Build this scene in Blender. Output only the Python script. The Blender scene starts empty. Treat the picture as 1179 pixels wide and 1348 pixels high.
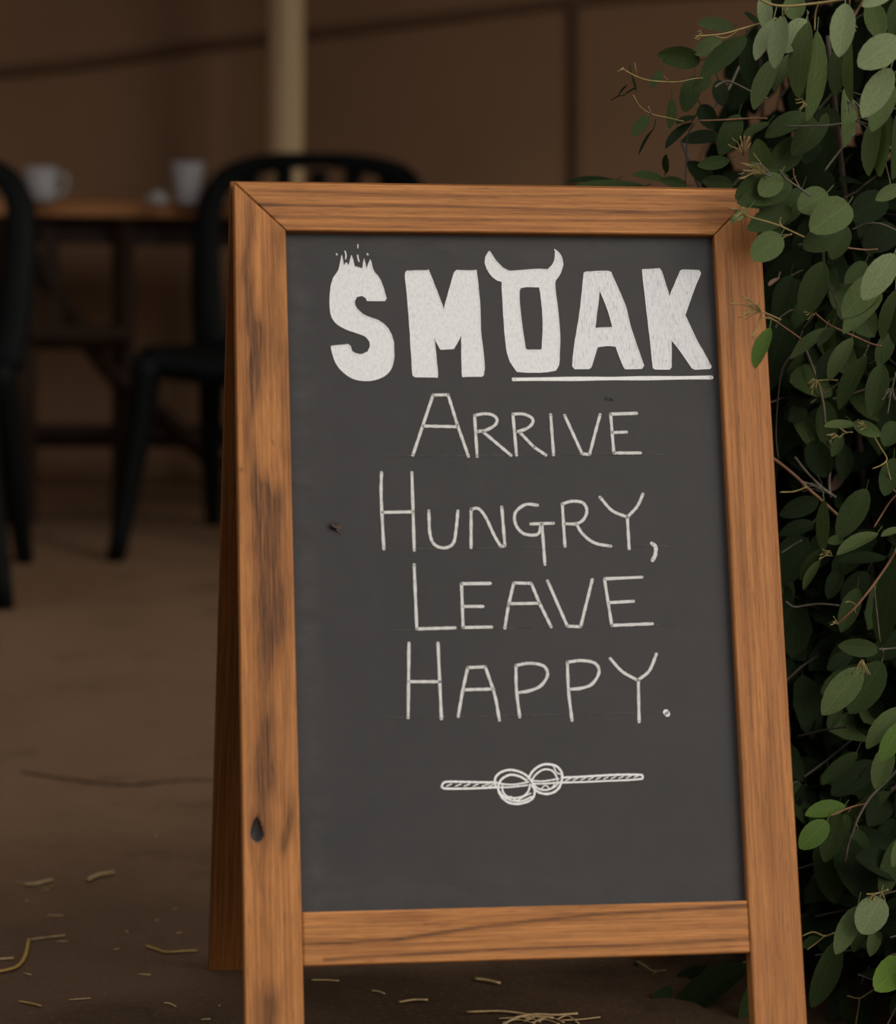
import bpy, bmesh, math, random
import numpy as np
from mathutils import Vector, Matrix
from mathutils.geometry import tessellate_polygon
rnd = random.Random(11); PI = math.pi
C = bpy.context.scene.collection

# ------------------------------------------------------------------ camera
CX, CY, FPX = 589.5, 674.0, 3587.46
CAM = np.array([-0.44982, -2.63075, 0.92839])
PITCH, YAW, ROLL = [math.radians(a) for a in (8.08201, 8.73495, 1.00459)]
def cam_axes():
    f = np.array([math.sin(YAW)*math.cos(PITCH), math.cos(YAW)*math.cos(PITCH), -math.sin(PITCH)])
    r = np.array([math.cos(YAW), -math.sin(YAW), 0.0]); u = np.cross(r, f)
    return r*math.cos(ROLL)+u*math.sin(ROLL), -r*math.sin(ROLL)+u*math.cos(ROLL), f
RT, UP, FW = cam_axes()
cam = bpy.data.cameras.new('camera'); co = bpy.data.objects.new('camera', cam); C.objects.link(co)
M = Matrix.Identity(4)
for k, v in enumerate((RT, UP, -FW)):
    for i in range(3): M[i][k] = v[i]
for i in range(3): M[i][3] = CAM[i]
co.matrix_world = M
cam.sensor_fit = 'HORIZONTAL'; cam.sensor_width = 36.0; cam.lens = FPX*36.0/1179
cam.dof.use_dof = True; cam.dof.focus_distance = 2.74; cam.dof.aperture_fstop = 4.4
cam.clip_end = 100
bpy.context.scene.camera = co

# ------------------------------------------------------------------ sky, exposure
w = bpy.data.worlds.new('sky'); bpy.context.scene.world = w; w.use_nodes = True
nt = w.node_tree; nt.nodes.clear()
wo = nt.nodes.new('ShaderNodeOutputWorld'); bg = nt.nodes.new('ShaderNodeBackground')
bg.inputs[1].default_value = 1.35
wg = nt.nodes.new('ShaderNodeTexCoord'); wsx = nt.nodes.new('ShaderNodeSeparateXYZ'); nt.links.new(wg.outputs['Generated'], wsx.inputs[0])
wr = nt.nodes.new('ShaderNodeValToRGB'); nt.links.new(wsx.outputs[2], wr.inputs[0])      # overcast: zenith about four times the horizon
wr.color_ramp.elements[0].position = 0.0; wr.color_ramp.elements[0].color = (.20, .19, .18, 1)
wr.color_ramp.elements[1].position = 1.0; wr.color_ramp.elements[1].color = (1.0, .975, .95, 1)
nt.links.new(wr.outputs[0], bg.inputs[0])
nt.links.new(bg.outputs[0], wo.inputs[0])
sun = bpy.data.lights.new('hazy_sun', 'SUN'); sun.energy = 1.5; sun.angle = math.radians(40); sun.color = (1.0, .93, .82)
so = bpy.data.objects.new('hazy_sun', sun); C.objects.link(so)
so.rotation_euler = Vector((0.65, -0.68, 0.44)).to_track_quat('Z', 'Y').to_euler()
vs = bpy.context.scene.view_settings
vs.view_transform = 'Standard'; vs.look = 'None'; vs.gamma = 1.0; vs.exposure = 0.0; vs.use_curve_mapping = False

# ------------------------------------------------------------------ pixel <-> world helpers (points are then real places)
def ray(px, py):
    return RT*((px-CX)/FPX) - UP*((py-CY)/FPX) + FW
def at(px, py, Y):
    d = ray(px, py); t = (Y-CAM[1])/d[1]; return Vector(CAM+d*t)
def onz(px, py, Z=0.0):
    d = ray(px, py); t = (Z-CAM[2])/d[2]; return Vector(CAM+d*t)
LEAN, LEN = math.radians(19.0683), 0.92182
HT = LEN*math.cos(LEAN)
PN = np.array([0, -math.cos(LEAN), math.sin(LEAN)]); PD = np.array([0, math.sin(LEAN), math.cos(LEAN)]); PO = np.array([0, 0, HT])
def uv(px, py, wz=0.0):
    """pixel -> (x, y) in the front panel's own plane (y up the panel, 0 at its top)"""
    d = ray(px, py); t = np.dot(PO+PN*wz-CAM, PN)/np.dot(d, PN); p = CAM+d*t-PO
    return (p[0], float(np.dot(p, PD)))
def plane_pt(px, py, wz):
    x, y = uv(px, py, wz); return Vector(PO+np.array([x, 0, 0])+PD*y+PN*wz)

# ------------------------------------------------------------------ object helpers
def link(o, parent=None):
    C.objects.link(o)
    if parent is not None: o.parent = parent
    return o
def mesh_obj(name, verts, faces, mat, parent=None, smooth=False):
    me = bpy.data.meshes.new(name); me.from_pydata([tuple(v) for v in verts], [], faces); me.validate(); me.update()
    if mat: me.materials.append(mat)
    if smooth: me.polygons.foreach_set('use_smooth', [True]*len(me.polygons))
    return link(bpy.data.objects.new(name, me), parent)
def bm_obj(name, bm, mat, parent=None, smooth=False):
    bmesh.ops.recalc_face_normals(bm, faces=bm.faces[:])
    me = bpy.data.meshes.new(name); bm.to_mesh(me); bm.free()
    if mat: me.materials.append(mat)
    if smooth: me.polygons.foreach_set('use_smooth', [True]*len(me.polygons))
    return link(bpy.data.objects.new(name, me), parent)
def tag(o, label=None, cat=None, group=None, kind=None):
    if label: o['label'] = label
    if cat: o['category'] = cat
    if group: o['group'] = group
    if kind: o['kind'] = kind
    return o
def empty(name, loc, rz=0.0):
    o = bpy.data.objects.new(name, None); o.empty_display_size = .05; C.objects.link(o)
    o.location = loc; o.rotation_euler = (0, 0, rz); return o
def catmull(pts, n=6):
    if len(pts) < 3: return [Vector(p) for p in pts]
    P = [Vector(p) for p in pts]; P = [P[0]*2-P[1]]+P+[P[-1]*2-P[-2]]; out = []
    for i in range(1, len(P)-2):
        for k in range(n):
            t = k/n; a, b, c, d = P[i-1:i+3]
            out.append(.5*((2*b)+(c-a)*t+(2*a-5*b+4*c-d)*t*t+(3*b-a-3*c+d)*t**3))
    out.append(P[-2]); return out
def add_tube(V, F, pts, r, n=6, flat=1.0, ref=None):
    """sweep an ellipse (r, r*flat) along pts; r may be a list"""
    pts = [Vector(p) for p in pts]; m = len(pts); base = len(V)
    rs = r if isinstance(r, (list, tuple)) else [r]*m
    ref = Vector(ref) if ref is not None else None; prev = None
    for i, p in enumerate(pts):
        t = (pts[min(i+1, m-1)]-pts[max(i-1, 0)]).normalized()
        if ref is not None: a = ref-t*ref.dot(t)
        elif prev is None: a = t.orthogonal()
        else: a = prev-t*prev.dot(t)
        a.normalize(); b = t.cross(a); prev = a
        for k in range(n):
            th = 2*PI*(k+.5)/n
            V.append(p+a*math.cos(th)*rs[i]*flat+b*math.sin(th)*rs[i])
    for i in range(m-1):
        for k in range(n):
            k2 = (k+1) % n
            F.append((base+i*n+k, base+i*n+k2, base+(i+1)*n+k2, base+(i+1)*n+k))
    F.append(tuple(base+k for k in range(n))[::-1]); F.append(tuple(base+(m-1)*n+k for k in range(n)))
def tube_obj(name, pts, r, mat, parent=None, n=8, flat=1.0, ref=None):
    V, F = [], []; add_tube(V, F, pts, r, n, flat, ref)
    return mesh_obj(name, V, F, mat, parent, smooth=n > 4)
def box_obj(name, lo, hi, mat, parent=None, bev=.003):
    bm = bmesh.new(); bmesh.ops.create_cube(bm, size=1)
    for v in bm.verts:
        for i in range(3): v.co[i] = lo[i]+(v.co[i]+.5)*(hi[i]-lo[i])
    if bev: bmesh.ops.bevel(bm, geom=bm.edges[:], offset=bev, segments=2, affect='EDGES')
    return bm_obj(name, bm, mat, parent)

# ------------------------------------------------------------------ materials
def mat_new(name, rough=.6, spec=.5):
    m = bpy.data.materials.new(name); m.use_nodes = True; n = m.node_tree
    p = n.nodes['Principled BSDF']; p.inputs['Roughness'].default_value = rough
    p.inputs['Specular IOR Level'].default_value = spec
    return m, n, p
def N(n, t, **kw):
    x = n.nodes.new(t)
    for k, v in kw.items(): setattr(x, k, v)
    return x
def ramp(n, fac, stops):
    r = n.nodes.new('ShaderNodeValToRGB'); e = r.color_ramp.elements
    while len(e) < len(stops): e.new(.5)
    for el, (p, c) in zip(e, stops): el.position = p; el.color = (*c, 1) if len(c) == 3 else c
    n.links.new(fac, r.inputs[0]); return r.outputs[0]
def mix(n, fac, a, b, mode='MIX'):
    x = n.nodes.new('ShaderNodeMix'); x.data_type = 'RGBA'; x.blend_type = mode
    for s, i in ((fac, 0), (a, 6), (b, 7)):
        if hasattr(s, 'links'): n.links.new(s, x.inputs[i])
        else: x.inputs[i].default_value = s if i == 0 else (*s, 1)
    return x.outputs[2]
def math_(n, op, a, b=None, clamp=False):
    x = n.nodes.new('ShaderNodeMath'); x.operation = op; x.use_clamp = clamp
    for s, i in ((a, 0), (b, 1)):
        if s is None: continue
        if hasattr(s, 'links'): n.links.new(s, x.inputs[i])
        else: x.inputs[i].default_value = s
    return x.outputs[0]
def noise(n, vec, scale, detail=4, rough=.6, sc3=None, dist=0.0):
    if sc3:
        mp = n.nodes.new('ShaderNodeMapping'); mp.inputs['Scale'].default_value = sc3; n.links.new(vec, mp.inputs[0]); vec = mp.outputs[0]
    x = n.nodes.new('ShaderNodeTexNoise'); x.inputs['Scale'].default_value = scale; x.inputs['Detail'].default_value = detail
    x.inputs['Roughness'].default_value = rough; x.inputs['Distortion'].default_value = dist
    n.links.new(vec, x.inputs['Vector']); return x.outputs[0]
def bump(n, p, h, strength, dist=.001):
    b = n.nodes.new('ShaderNodeBump'); b.inputs['Strength'].default_value = strength; b.inputs['Distance'].default_value = dist
    n.links.new(h, b.inputs['Height']); n.links.new(b.outputs[0], p.inputs['Normal'])
def objco(n): return n.nodes.new('ShaderNodeTexCoord').outputs['Object']

def wood_sign(name, light, mid, darkc, stainc):
    """planed, stained pine: attribute 'grain' = (across, along, seed), attribute 'stain' = dark smoky patches"""
    m, n, p = mat_new(name, .50, .22); mid_st = tuple(a*.62+b_*.38 for a, b_ in zip(darkc, mid))
    g = N(n, 'ShaderNodeAttribute', attribute_name='grain').outputs['Vector']
    s = N(n, 'ShaderNodeAttribute', attribute_name='stain').outputs['Fac']
    broad = noise(n, g, 1, 3, .5, (60, 2.2, 1))
    fine = noise(n, g, 1, 5, .65, (380, 7, 1))
    pores = noise(n, g, 1, 2, .5, (1100, 45, 1))
    base = ramp(n, broad, [(.25, mid), (.5, light), (.78, mid)])
    base = mix(n, math_(n, 'MULTIPLY', ramp(n, fine, [(.34, (1, 1, 1)), (.62, (0, 0, 0))]), .62), base, darkc)
    base = mix(n, math_(n, 'MULTIPLY', ramp(n, pores, [(.30, (1, 1, 1)), (.46, (0, 0, 0))]), .38), base, stainc)
    fib = noise(n, g, 1, 4, .7, (620, 14, 1))
    sf = math_(n, 'MULTIPLY', math_(n, 'MULTIPLY', s, 1.05), ramp(n, math_(n, 'ADD', math_(n, 'MULTIPLY', s, .35), math_(n, 'MULTIPLY', fib, .9)), [(.38, (.34, .34, .34)), (.88, (.93, .93, .93))]), True)
    fib2 = noise(n, g, 1, 3, .7, (900, 22, 3))
    scol = mix(n, ramp(n, math_(n, 'SUBTRACT', fib2, math_(n, 'MULTIPLY', math_(n, 'SUBTRACT', s, .9, True), .5)), [(.38, (0, 0, 0)), (.62, (1, 1, 1))]), stainc, mid_st)
    base = mix(n, sf, base, scol)
    base = mix(n, ramp(n, math_(n, 'SUBTRACT', s, 1.0, True), [(.08, (0, 0, 0)), (.35, (1, 1, 1))]), base, (.012, .008, .006))
    n.links.new(base, p.inputs['Base Color'])
    bump(n, p, math_(n, 'ADD', fine, pores), .28, .0006)
    return m
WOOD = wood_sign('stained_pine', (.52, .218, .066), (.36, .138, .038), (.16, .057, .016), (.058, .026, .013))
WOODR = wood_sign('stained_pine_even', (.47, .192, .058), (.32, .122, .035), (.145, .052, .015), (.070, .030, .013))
WOOD_SHADED = wood_sign('stained_pine_shaded', (.25, .095, .024), (.16, .055, .013), (.07, .022, .006), (.04, .016, .008))  # darker copy of the pine, rear-frame shade put into the colour

m, n, p = mat_new('chalkboard_paint', .55, .45); CHALKBOARD = m
o_ = objco(n)
sm = noise(n, o_, 5, 5, .6, None, .6); sm2 = noise(n, o_, 40, 4, .7, (1, .3, 1))
sp = noise(n, o_, 900, 2, .5)
edge = N(n, 'ShaderNodeAttribute', attribute_name='dust').outputs['Fac']
b = ramp(n, sm, [(.3, (.0125, .0108, .0116)), (.7, (.0205, .0180, .0190))])
b = mix(n, math_(n, 'MULTIPLY', ramp(n, sm2, [(.45, (0, 0, 0)), (.75, (1, 1, 1))]), .3), b, (.028, .025, .0255))
dn = math_(n, 'MULTIPLY', edge, ramp(n, noise(n, o_, 24, 5, .7, (1, 2.5, 1)), [(.35, (0, 0, 0)), (.7, (1, 1, 1))]))
b = mix(n, dn, b, (.036, .034, .0335))
n.links.new(b, p.inputs['Base Color']); bump(n, p, sp, .12, .0003)

def chalk(name, streak, c1, c2, lo=.35, hi=.55):
    m, n, p = mat_new(name, .7, .3); o_ = objco(n)
    f = noise(n, o_, 1, 4, .7, streak, .8)
    n.links.new(ramp(n, f, [(lo, c2), (hi, c1)]), p.inputs['Base Color']); return m
CH_FILL = chalk('chalk_marker_fill', (520, 260, 1), (.76, .76, .76), (.61, .62, .63))
CH_STREAK = chalk('chalk_marker_streaky', (900, 130, 1), (.74, .74, .75), (.43, .44, .46), .33, .50)
CH_LINE = chalk('chalk_marker_line', (300, 300, 1), (.82, .82, .81), (.70, .70, .69))
CH_THIN = chalk('chalk_pen', (200, 200, 1), (.66, .65, .63), (.50, .49, .47))
CH_FAINT = chalk('faint_pencil', (120, 120, 1), (.085, .080, .074), (.036, .033, .031), .4, .65)

m, n, p = mat_new('canvas_wall', .9, .1); CANVAS = m
o_ = objco(n)
b = ramp(n, noise(n, o_, .9, 4, .6), [(.3, (.19, .112, .064)), (.7, (.25, .145, .083))])
n.links.new(b, p.inputs['Base Color']); bump(n, p, noise(n, o_, 300, 2), .2)
m, n, p = mat_new('canvas_seam', .9, .1); SEAM = m
p.inputs['Base Color'].default_value = (.115, .066, .038, 1)

m, n, p = mat_new('trodden_floor', .85, .2); FLOOR = m
o_ = objco(n)
big = noise(n, o_, 1.3, 6, .62, None, .5); med = noise(n, o_, 7, 5, .7); fin = noise(n, o_, 140, 4, .7)
zone = N(n, 'ShaderNodeSeparateXYZ'); n.links.new(o_, zone.inputs[0])
zy = math_(n, 'ADD', zone.outputs[1], math_(n, 'MULTIPLY', big, .9))
depth_mask = ramp(n, math_(n, 'MULTIPLY', zy, .5), [(.30, (0, 0, 0)), (.80, (1, 1, 1))])  # floor colour runs from darker at the front to lighter towards the back
far_tone = ramp(n, big, [(.3, (.20, .118, .066)), (.7, (.27, .163, .094))])
near_tone = ramp(n, med, [(.3, (.046, .025, .012)), (.7, (.078, .045, .024))])
b = mix(n, depth_mask, near_tone, far_tone)
b = mix(n, math_(n, 'MULTIPLY', ramp(n, fin, [(.55, (0, 0, 0)), (.75, (1, 1, 1))]), .35), b, (.26, .18, .12))
b = mix(n, math_(n, 'MULTIPLY', ramp(n, med, [(.25, (1, 1, 1)), (.45, (0, 0, 0))]), .5), b, (.03, .02, .013))
n.links.new(b, p.inputs['Base Color']); bump(n, p, math_(n, 'ADD', fin, med), .5, .004)
m, n, p = mat_new('floor_crack', .95, .1); CRACK = m; p.inputs['Base Color'].default_value = (.035, .022, .014, 1)

m, n, p = mat_new('dark_plastic', .6, .12); PLASTIC = m
n.links.new(ramp(n, noise(n, objco(n), 30, 2), [(.3, (.0035, .0045, .005)), (.7, (.006, .0075, .008))]), p.inputs['Base Color'])
def plainwood(name, c1, c2, sc=(3, 60, 60), rough=.6):
    m, n, p = mat_new(name, rough, .3)
    n.links.new(ramp(n, noise(n, objco(n), 1, 4, .6, sc), [(.3, c1), (.7, c2)]), p.inputs['Base Color']); return m
TABLEW = plainwood('varnished_table_wood', (.30, .125, .045), (.46, .21, .08))
TRESTLE = plainwood('dark_trestle_wood', (.020, .010, .0055), (.034, .017, .009), (60, 60, 3))
POLEW = plainwood('pale_pole_wood', (.62, .44, .25), (.80, .60, .36), (50, 50, 2))
m, n, p = mat_new('white_cup', .5, .4); CUP = m
n.links.new(ramp(n, noise(n, objco(n), 20, 2), [(.3, (.34, .33, .34)), (.7, (.42, .41, .42))]), p.inputs['Base Color'])
STRAW = plainwood('dry_straw', (.33, .22, .10), (.55, .40, .20), (200, 200, 200))
STRAWG = plainwood('golden_straw', (.30, .18, .04), (.50, .33, .09), (200, 200, 200))
m, n, p = mat_new('insect', .5); FLY = m; p.inputs['Base Color'].default_value = (.030, .010, .007, 1)
m, n, p = mat_new('insect_wing', .4); WING = m; p.inputs['Base Color'].default_value = (.10, .07, .055, 1)

def leafmat(name, face, vein, trans=.12, rough=.62, spec=.13):
    m, n, p = mat_new(name, rough, spec)
    mid = N(n, 'ShaderNodeAttribute', attribute_name='mid').outputs['Vector']
    sx = N(n, 'ShaderNodeSeparateXYZ'); n.links.new(mid, sx.inputs[0])
    a = math_(n, 'ABSOLUTE', sx.outputs[0])
    vv = ramp(n, a, [(0.0, (.42, .42, .42)), (.06, (0, 0, 0))])
    wv = math_(n, 'SINE', math_(n, 'MULTIPLY', math_(n, 'SUBTRACT', sx.outputs[1], math_(n, 'MULTIPLY', a, .22)), 60))
    side = ramp(n, wv, [(.86, (0, 0, 0)), (1, (.08, .08, .08))])
    f = noise(n, mid, 5, 3, .6, (1, 3, 1))
    dk = tuple(c*.78 for c in face)
    b = ramp(n, f, [(.35, dk), (.65, face)])
    b = mix(n, side, b, vein); b = mix(n, vv, b, vein)
    oi = N(n, 'ShaderNodeObjectInfo').outputs['Random']
    n.links.new(b, p.inputs['Base Color'])
    tr = n.nodes.new('ShaderNodeBsdfTranslucent'); tr.inputs[0].default_value = (face[0]*1.2, face[1]*1.5, face[2]*.5, 1)
    mx = n.nodes.new('ShaderNodeMixShader'); mx.inputs[0].default_value = trans
    n.links.new(p.outputs[0], mx.inputs[1]); n.links.new(tr.outputs[0], mx.inputs[2])
    n.links.new(mx.outputs[0], n.nodes['Material Output'].inputs[0]); return m
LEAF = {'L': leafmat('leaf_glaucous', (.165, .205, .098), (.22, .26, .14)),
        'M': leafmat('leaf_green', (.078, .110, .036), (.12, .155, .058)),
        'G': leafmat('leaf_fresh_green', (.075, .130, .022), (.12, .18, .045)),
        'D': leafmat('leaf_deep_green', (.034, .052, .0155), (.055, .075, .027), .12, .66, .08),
        'K': leafmat('leaf_shade_green', (.011, .0185, .0065), (.020, .030, .011), .05, .7, .05),  # near-black green, shade inside the shrub put into the leaf colour
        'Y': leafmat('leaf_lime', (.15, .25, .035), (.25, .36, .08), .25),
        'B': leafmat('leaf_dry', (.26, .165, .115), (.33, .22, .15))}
STEMM = {'y': plainwood('twig_yellow', (.17, .13, .042), (.30, .23, .085), (90, 90, 90)),
         'r': plainwood('twig_reddish', (.14, .065, .035), (.24, .12, .06), (90, 90, 90)),
         'g': plainwood('twig_grey', (.07, .060, .042), (.13, .11, .08), (90, 90, 90)),
         'k': plainwood('stem_dark', (.03, .022, .014), (.06, .045, .03), (40, 40, 40))}

# ------------------------------------------------------------------ setting: ground, canvas walls, roof, added light-blocking panels
WY = 4.36
fl = mesh_obj('floor', [(-9, -12, 0), (9, -12, 0), (9, WY+.6, 0), (-9, WY+.6, 0), (-9, -12, -.05), (9, -12, -.05), (9, WY+.6, -.05), (-9, WY+.6, -.05)],
              [(0, 1, 2, 3), (7, 6, 5, 4), (0, 4, 5, 1), (1, 5, 6, 2), (2, 6, 7, 3), (3, 7, 4, 0)], FLOOR)
tag(fl, kind='structure')
def cloth_grid(name, fn, nu, nv, mat, th=.006):
    V = [fn(i/nu, j/nv) for j in range(nv+1) for i in range(nu+1)]
    F = [(j*(nu+1)+i, j*(nu+1)+i+1, (j+1)*(nu+1)+i+1, (j+1)*(nu+1)+i) for j in range(nv) for i in range(nu)]
    o = mesh_obj(name, V, F, mat, None, True); tag(o, kind='structure')
    s = o.modifiers.new('thick', 'SOLIDIFY'); s.thickness = th; return o
XL, XR = -2.0, 4.8
def wall_y(x, z): return WY+.02*math.sin(x*2.1+.6)+.012*math.sin(x*5.3+z*1.4)+.02*math.sin(z*1.9+x)
cloth_grid('wall_back', lambda a, b: (XL+(XR-XL)*a, wall_y(XL+(XR-XL)*a, 2.3*b), 2.3*b), 120, 30, CANVAS)
YF = -.32
cloth_grid('wall_left', lambda a, b: (XL+.02*math.sin(9*a), YF+(WY-YF)*a, 2.3*b), 60, 12, CANVAS)
cloth_grid('shade_panel', lambda a, b: (XL+1.33*a, YF+.015*math.sin(14*a), 2.5*b), 30, 12, CANVAS)  # unseen canvas panel added to keep light off the left side
cloth_grid('shade_panel', lambda a, b: (1.4+1.6*a, 1.2+.03*math.sin(15*a), 2.9*b), 30, 12, CANVAS)  # second panel added out of view, keeps sun off the back wall's left
cloth_grid('wall_right', lambda a, b: (XR+.02*math.sin(9*a), 2.8+(WY-2.8)*a, 2.3*b), 60, 12, CANVAS)
cloth_grid('ceiling', lambda a, b: (XL+(XR-XL)*a, 1.05+(WY+.02-1.05)*b, 2.28+.75*math.sin((1-b)*PI*.5)-.04*math.sin(a*PI*5)**2), 60, 30, CANVAS)
def seam(name, px_pts, wd):
    pts = [at(x, y, WY) for x, y in px_pts]; pts = catmull(pts, 8)
    P = [Vector((p.x, wall_y(p.x, p.z)-.012, p.z)) for p in pts]
    o = tube_obj(name, P, wd, SEAM, None, 6, .25, (0, 1, 0)); tag(o, kind='structure')
seam('trim_1', [(-790, 168), (-420, 140), (-60, 103), (0, 95), (120, 82), (250, 62), (400, 45), (500, 33), (640, 16), (755, 2), (860, -8), (1100, -22), (1700, -70), (2500, -130)], .014)
seam('trim_2', [(757, -40), (757, 60), (758, 200), (757, 500), (756, 640)], .012)

# crack across the floor
cr = [onz(x, y, 0.0012) for x, y in [(28, 1016), (80, 1024), (130, 1031), (175, 1033), (215, 1029), (260, 1026), (320, 1032), (420, 1040)]]
cr = catmull(cr, 5); V, F = [], []
for i, p in enumerate(cr):
    hw = .004*(.5+rnd.random()); V += [p+Vector((0, hw, 0)), p-Vector((0, hw, 0))]
    if i: F.append((2*i-2, 2*i-1, 2*i+1, 2*i))
tag(mesh_obj('trim_3', V, F, CRACK), kind='structure')

# ------------------------------------------------------------------ the A-frame sign
sign = empty('a_frame_chalkboard', (0, 0, 0))
tag(sign, 'wooden A-frame chalkboard with white hand lettering standing on the floor', 'sign')
PM = Matrix(((1, 0, 0, PO[0]), (0, PD[1], PN[1], PO[1]), (0, PD[2], PN[2], PO[2]), (0, 0, 0, 1)))
def panel_place(o): o.matrix_basis = PM; return o
def bil(q, s, t):
    a = [q[0][i]*(1-s)+q[1][i]*s for i in (0, 1)]; b = [q[3][i]*(1-s)+q[2][i]*s for i in (0, 1)]
    return a[0]*(1-t)+b[0]*t, a[1]*(1-t)+b[1]*t
PXM = None
def proj_uv(x, y):
    P = PO[None, :]+np.outer(x, [1, 0, 0])+np.outer(y, PD)-CAM
    zz = P@FW; return CX+FPX*(P@RT)/zz, CY-FPX*(P@UP)/zz
def plank(name, quad, nu, nv, thick, mat, along, seed, stains=(), streaks=(), parent=sign, w0=0.0, knots=()):
    """quad = TL, TR, BR, BL in panel coordinates; a board with a slightly eased edge"""
    s = np.linspace(0, 1, nu+1); t = np.linspace(0, 1, nv+1); S, T = np.meshgrid(s, t)
    q = np.array(quad)
    X = (q[0, 0]*(1-S)+q[1, 0]*S)*(1-T)+(q[3, 0]*(1-S)+q[2, 0]*S)*T
    Y = (q[0, 1]*(1-S)+q[1, 1]*S)*(1-T)+(q[3, 1]*(1-S)+q[2, 1]*S)*T
    Z = np.full_like(X, w0)
    Z[:, 0] -= .0012; Z[:, -1] -= .0012; Z[0, :] -= .0004; Z[-1, :] -= .0012
    PXX, PYY = proj_uv(X.ravel(), Y.ravel()); PXX = PXX.reshape(X.shape); PYY = PYY.reshape(X.shape)
    WX = PXX+3.0*np.sin(PYY*.031+seed)+1.6*np.sin(PYY*.083+PXX*.11); WYY = PYY+9*np.sin(PXX*.16+seed)+5*np.sin(PXX*.41+PYY*.013)
    if along == 'u': WX, WYY = PXX, PYY
    st = np.zeros_like(X); gx = X.copy() if along == 'v' else Y.copy(); gy = Y.copy() if along == 'v' else X.copy()
    for (cx_, cy_, rx, ry, a) in stains:
        st += 1.05*a*np.exp(-(((WX-cx_)/(rx*1.3))**2+((WYY-cy_)/(ry*1.12))**2))
    for (pl, wd, a) in streaks:
        xs = [p[0] for p in pl]; ys = [p[1] for p in pl]
        if along == 'u': d = PYY-np.interp(PXX, xs, ys); fade = ((PXX > xs[0]-4) & (PXX < xs[-1]+4))
        else: d = PXX-np.interp(PYY, ys, xs); fade = ((PYY > ys[0]-4) & (PYY < ys[-1]+4))
        dd = np.where(d < 0, d/wd, d/(wd*2.4)); st += 1.75*a*np.exp(-dd**2)*fade
    kn = np.zeros_like(X, dtype=bool)
    for (kx, ky, kr) in knots:
        dx, dy = PXX-kx, PYY-ky; r2 = (dx/kr)**2+(dy/(kr*3.2))**2
        gx = gx-np.sign(dx)*.006*np.exp(-r2*.45)*np.minimum(1, np.abs(dx)/kr)
        core = np.exp(-((dx/(kr*(.62+.30*np.clip(dy/(kr*1.4), -1, .7))))**2+(dy/(kr*1.45))**2)**2); st += .55*np.exp(-((dx/(kr*1.25))**2+(dy/(kr*2.2))**2)); kn |= core > .3; st += 1.5*core; Z -= .0022*core
    n0 = X.size; V = np.stack([X.ravel(), Y.ravel(), Z.ravel()], 1)
    loop = [(0, i) for i in range(nu)]+[(j, nu) for j in range(nv)]+[(nv, i) for i in range(nu, 0, -1)]+[(j, 0) for j in range(nv, 0, -1)]
    li = [j*(nu+1)+i for j, i in loop]; B = V[li].copy(); B[:, 2] = w0-thick
    idx = np.arange(n0).reshape(nv+1, nu+1)
    F = [(int(idx[j, i]), int(idx[j+1, i]), int(idx[j+1, i+1]), int(idx[j, i+1])) for j in range(nv) for i in range(nu)]
    L = len(li)
    for k in range(L):
        k2 = (k+1) % L; F.append((li[k], li[k2], n0+k2, n0+k))
    F.append(tuple(n0+k for k in range(L)))
    V = np.vstack([V, B]); me = bpy.data.meshes.new(name); me.from_pydata(V.tolist(), [], F)
    me.attributes.new('grain', 'FLOAT_VECTOR', 'POINT'); me.attributes.new('stain', 'FLOAT', 'POINT')
    g, sa = me.attributes['grain'], me.attributes['stain']
    bz = [n0+k for k in range(L)]
    G = np.zeros((len(V), 3)); G[:n0, 0] = gx.ravel(); G[:n0, 1] = gy.ravel(); G[n0:, 0] = gx.ravel()[li]+.02; G[n0:, 1] = gy.ravel()[li]; G[:, 2] = seed
    g.data.foreach_set('vector', G.ravel()); ss = np.zeros(len(V)); ss[:n0] = np.clip(np.where(kn, st, np.minimum(st, 1.0)), 0, 1.6).ravel(); sa.data.foreach_set('value', ss)
    me.materials.append(mat); me.update(); o = link(bpy.data.objects.new(name, me), parent); panel_place(o)
    bm = bmesh.new(); bm.from_mesh(me); bmesh.ops.recalc_face_normals(bm, faces=bm.faces[:]); bm.to_mesh(me); bm.free()
    return o
TH = .020
def foot(x1, y1, x2, y2):   # extend the edge through two pixels down to the foot of the panel
    a, b = uv(x1, y1), uv(x2, y2); k = (-LEN-a[1])/(b[1]-a[1]); return (a[0]+(b[0]-a[0])*k, -LEN)
e = .00035
OTL, OTR, ITL, ITR = uv(307, 240), uv(998.5, 250.5), uv(376, 303), uv(940, 309)
IBL, IBR = uv(398.5, 1272), uv(988.5, 1254)
fl_o, fl_i = foot(307, 240, 323, 1348), foot(376, 303, 398.5, 1272)
fr_o, fr_i = foot(998.5, 250.5, 1062, 1348), foot(940, 309, 988.5, 1254)
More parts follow.
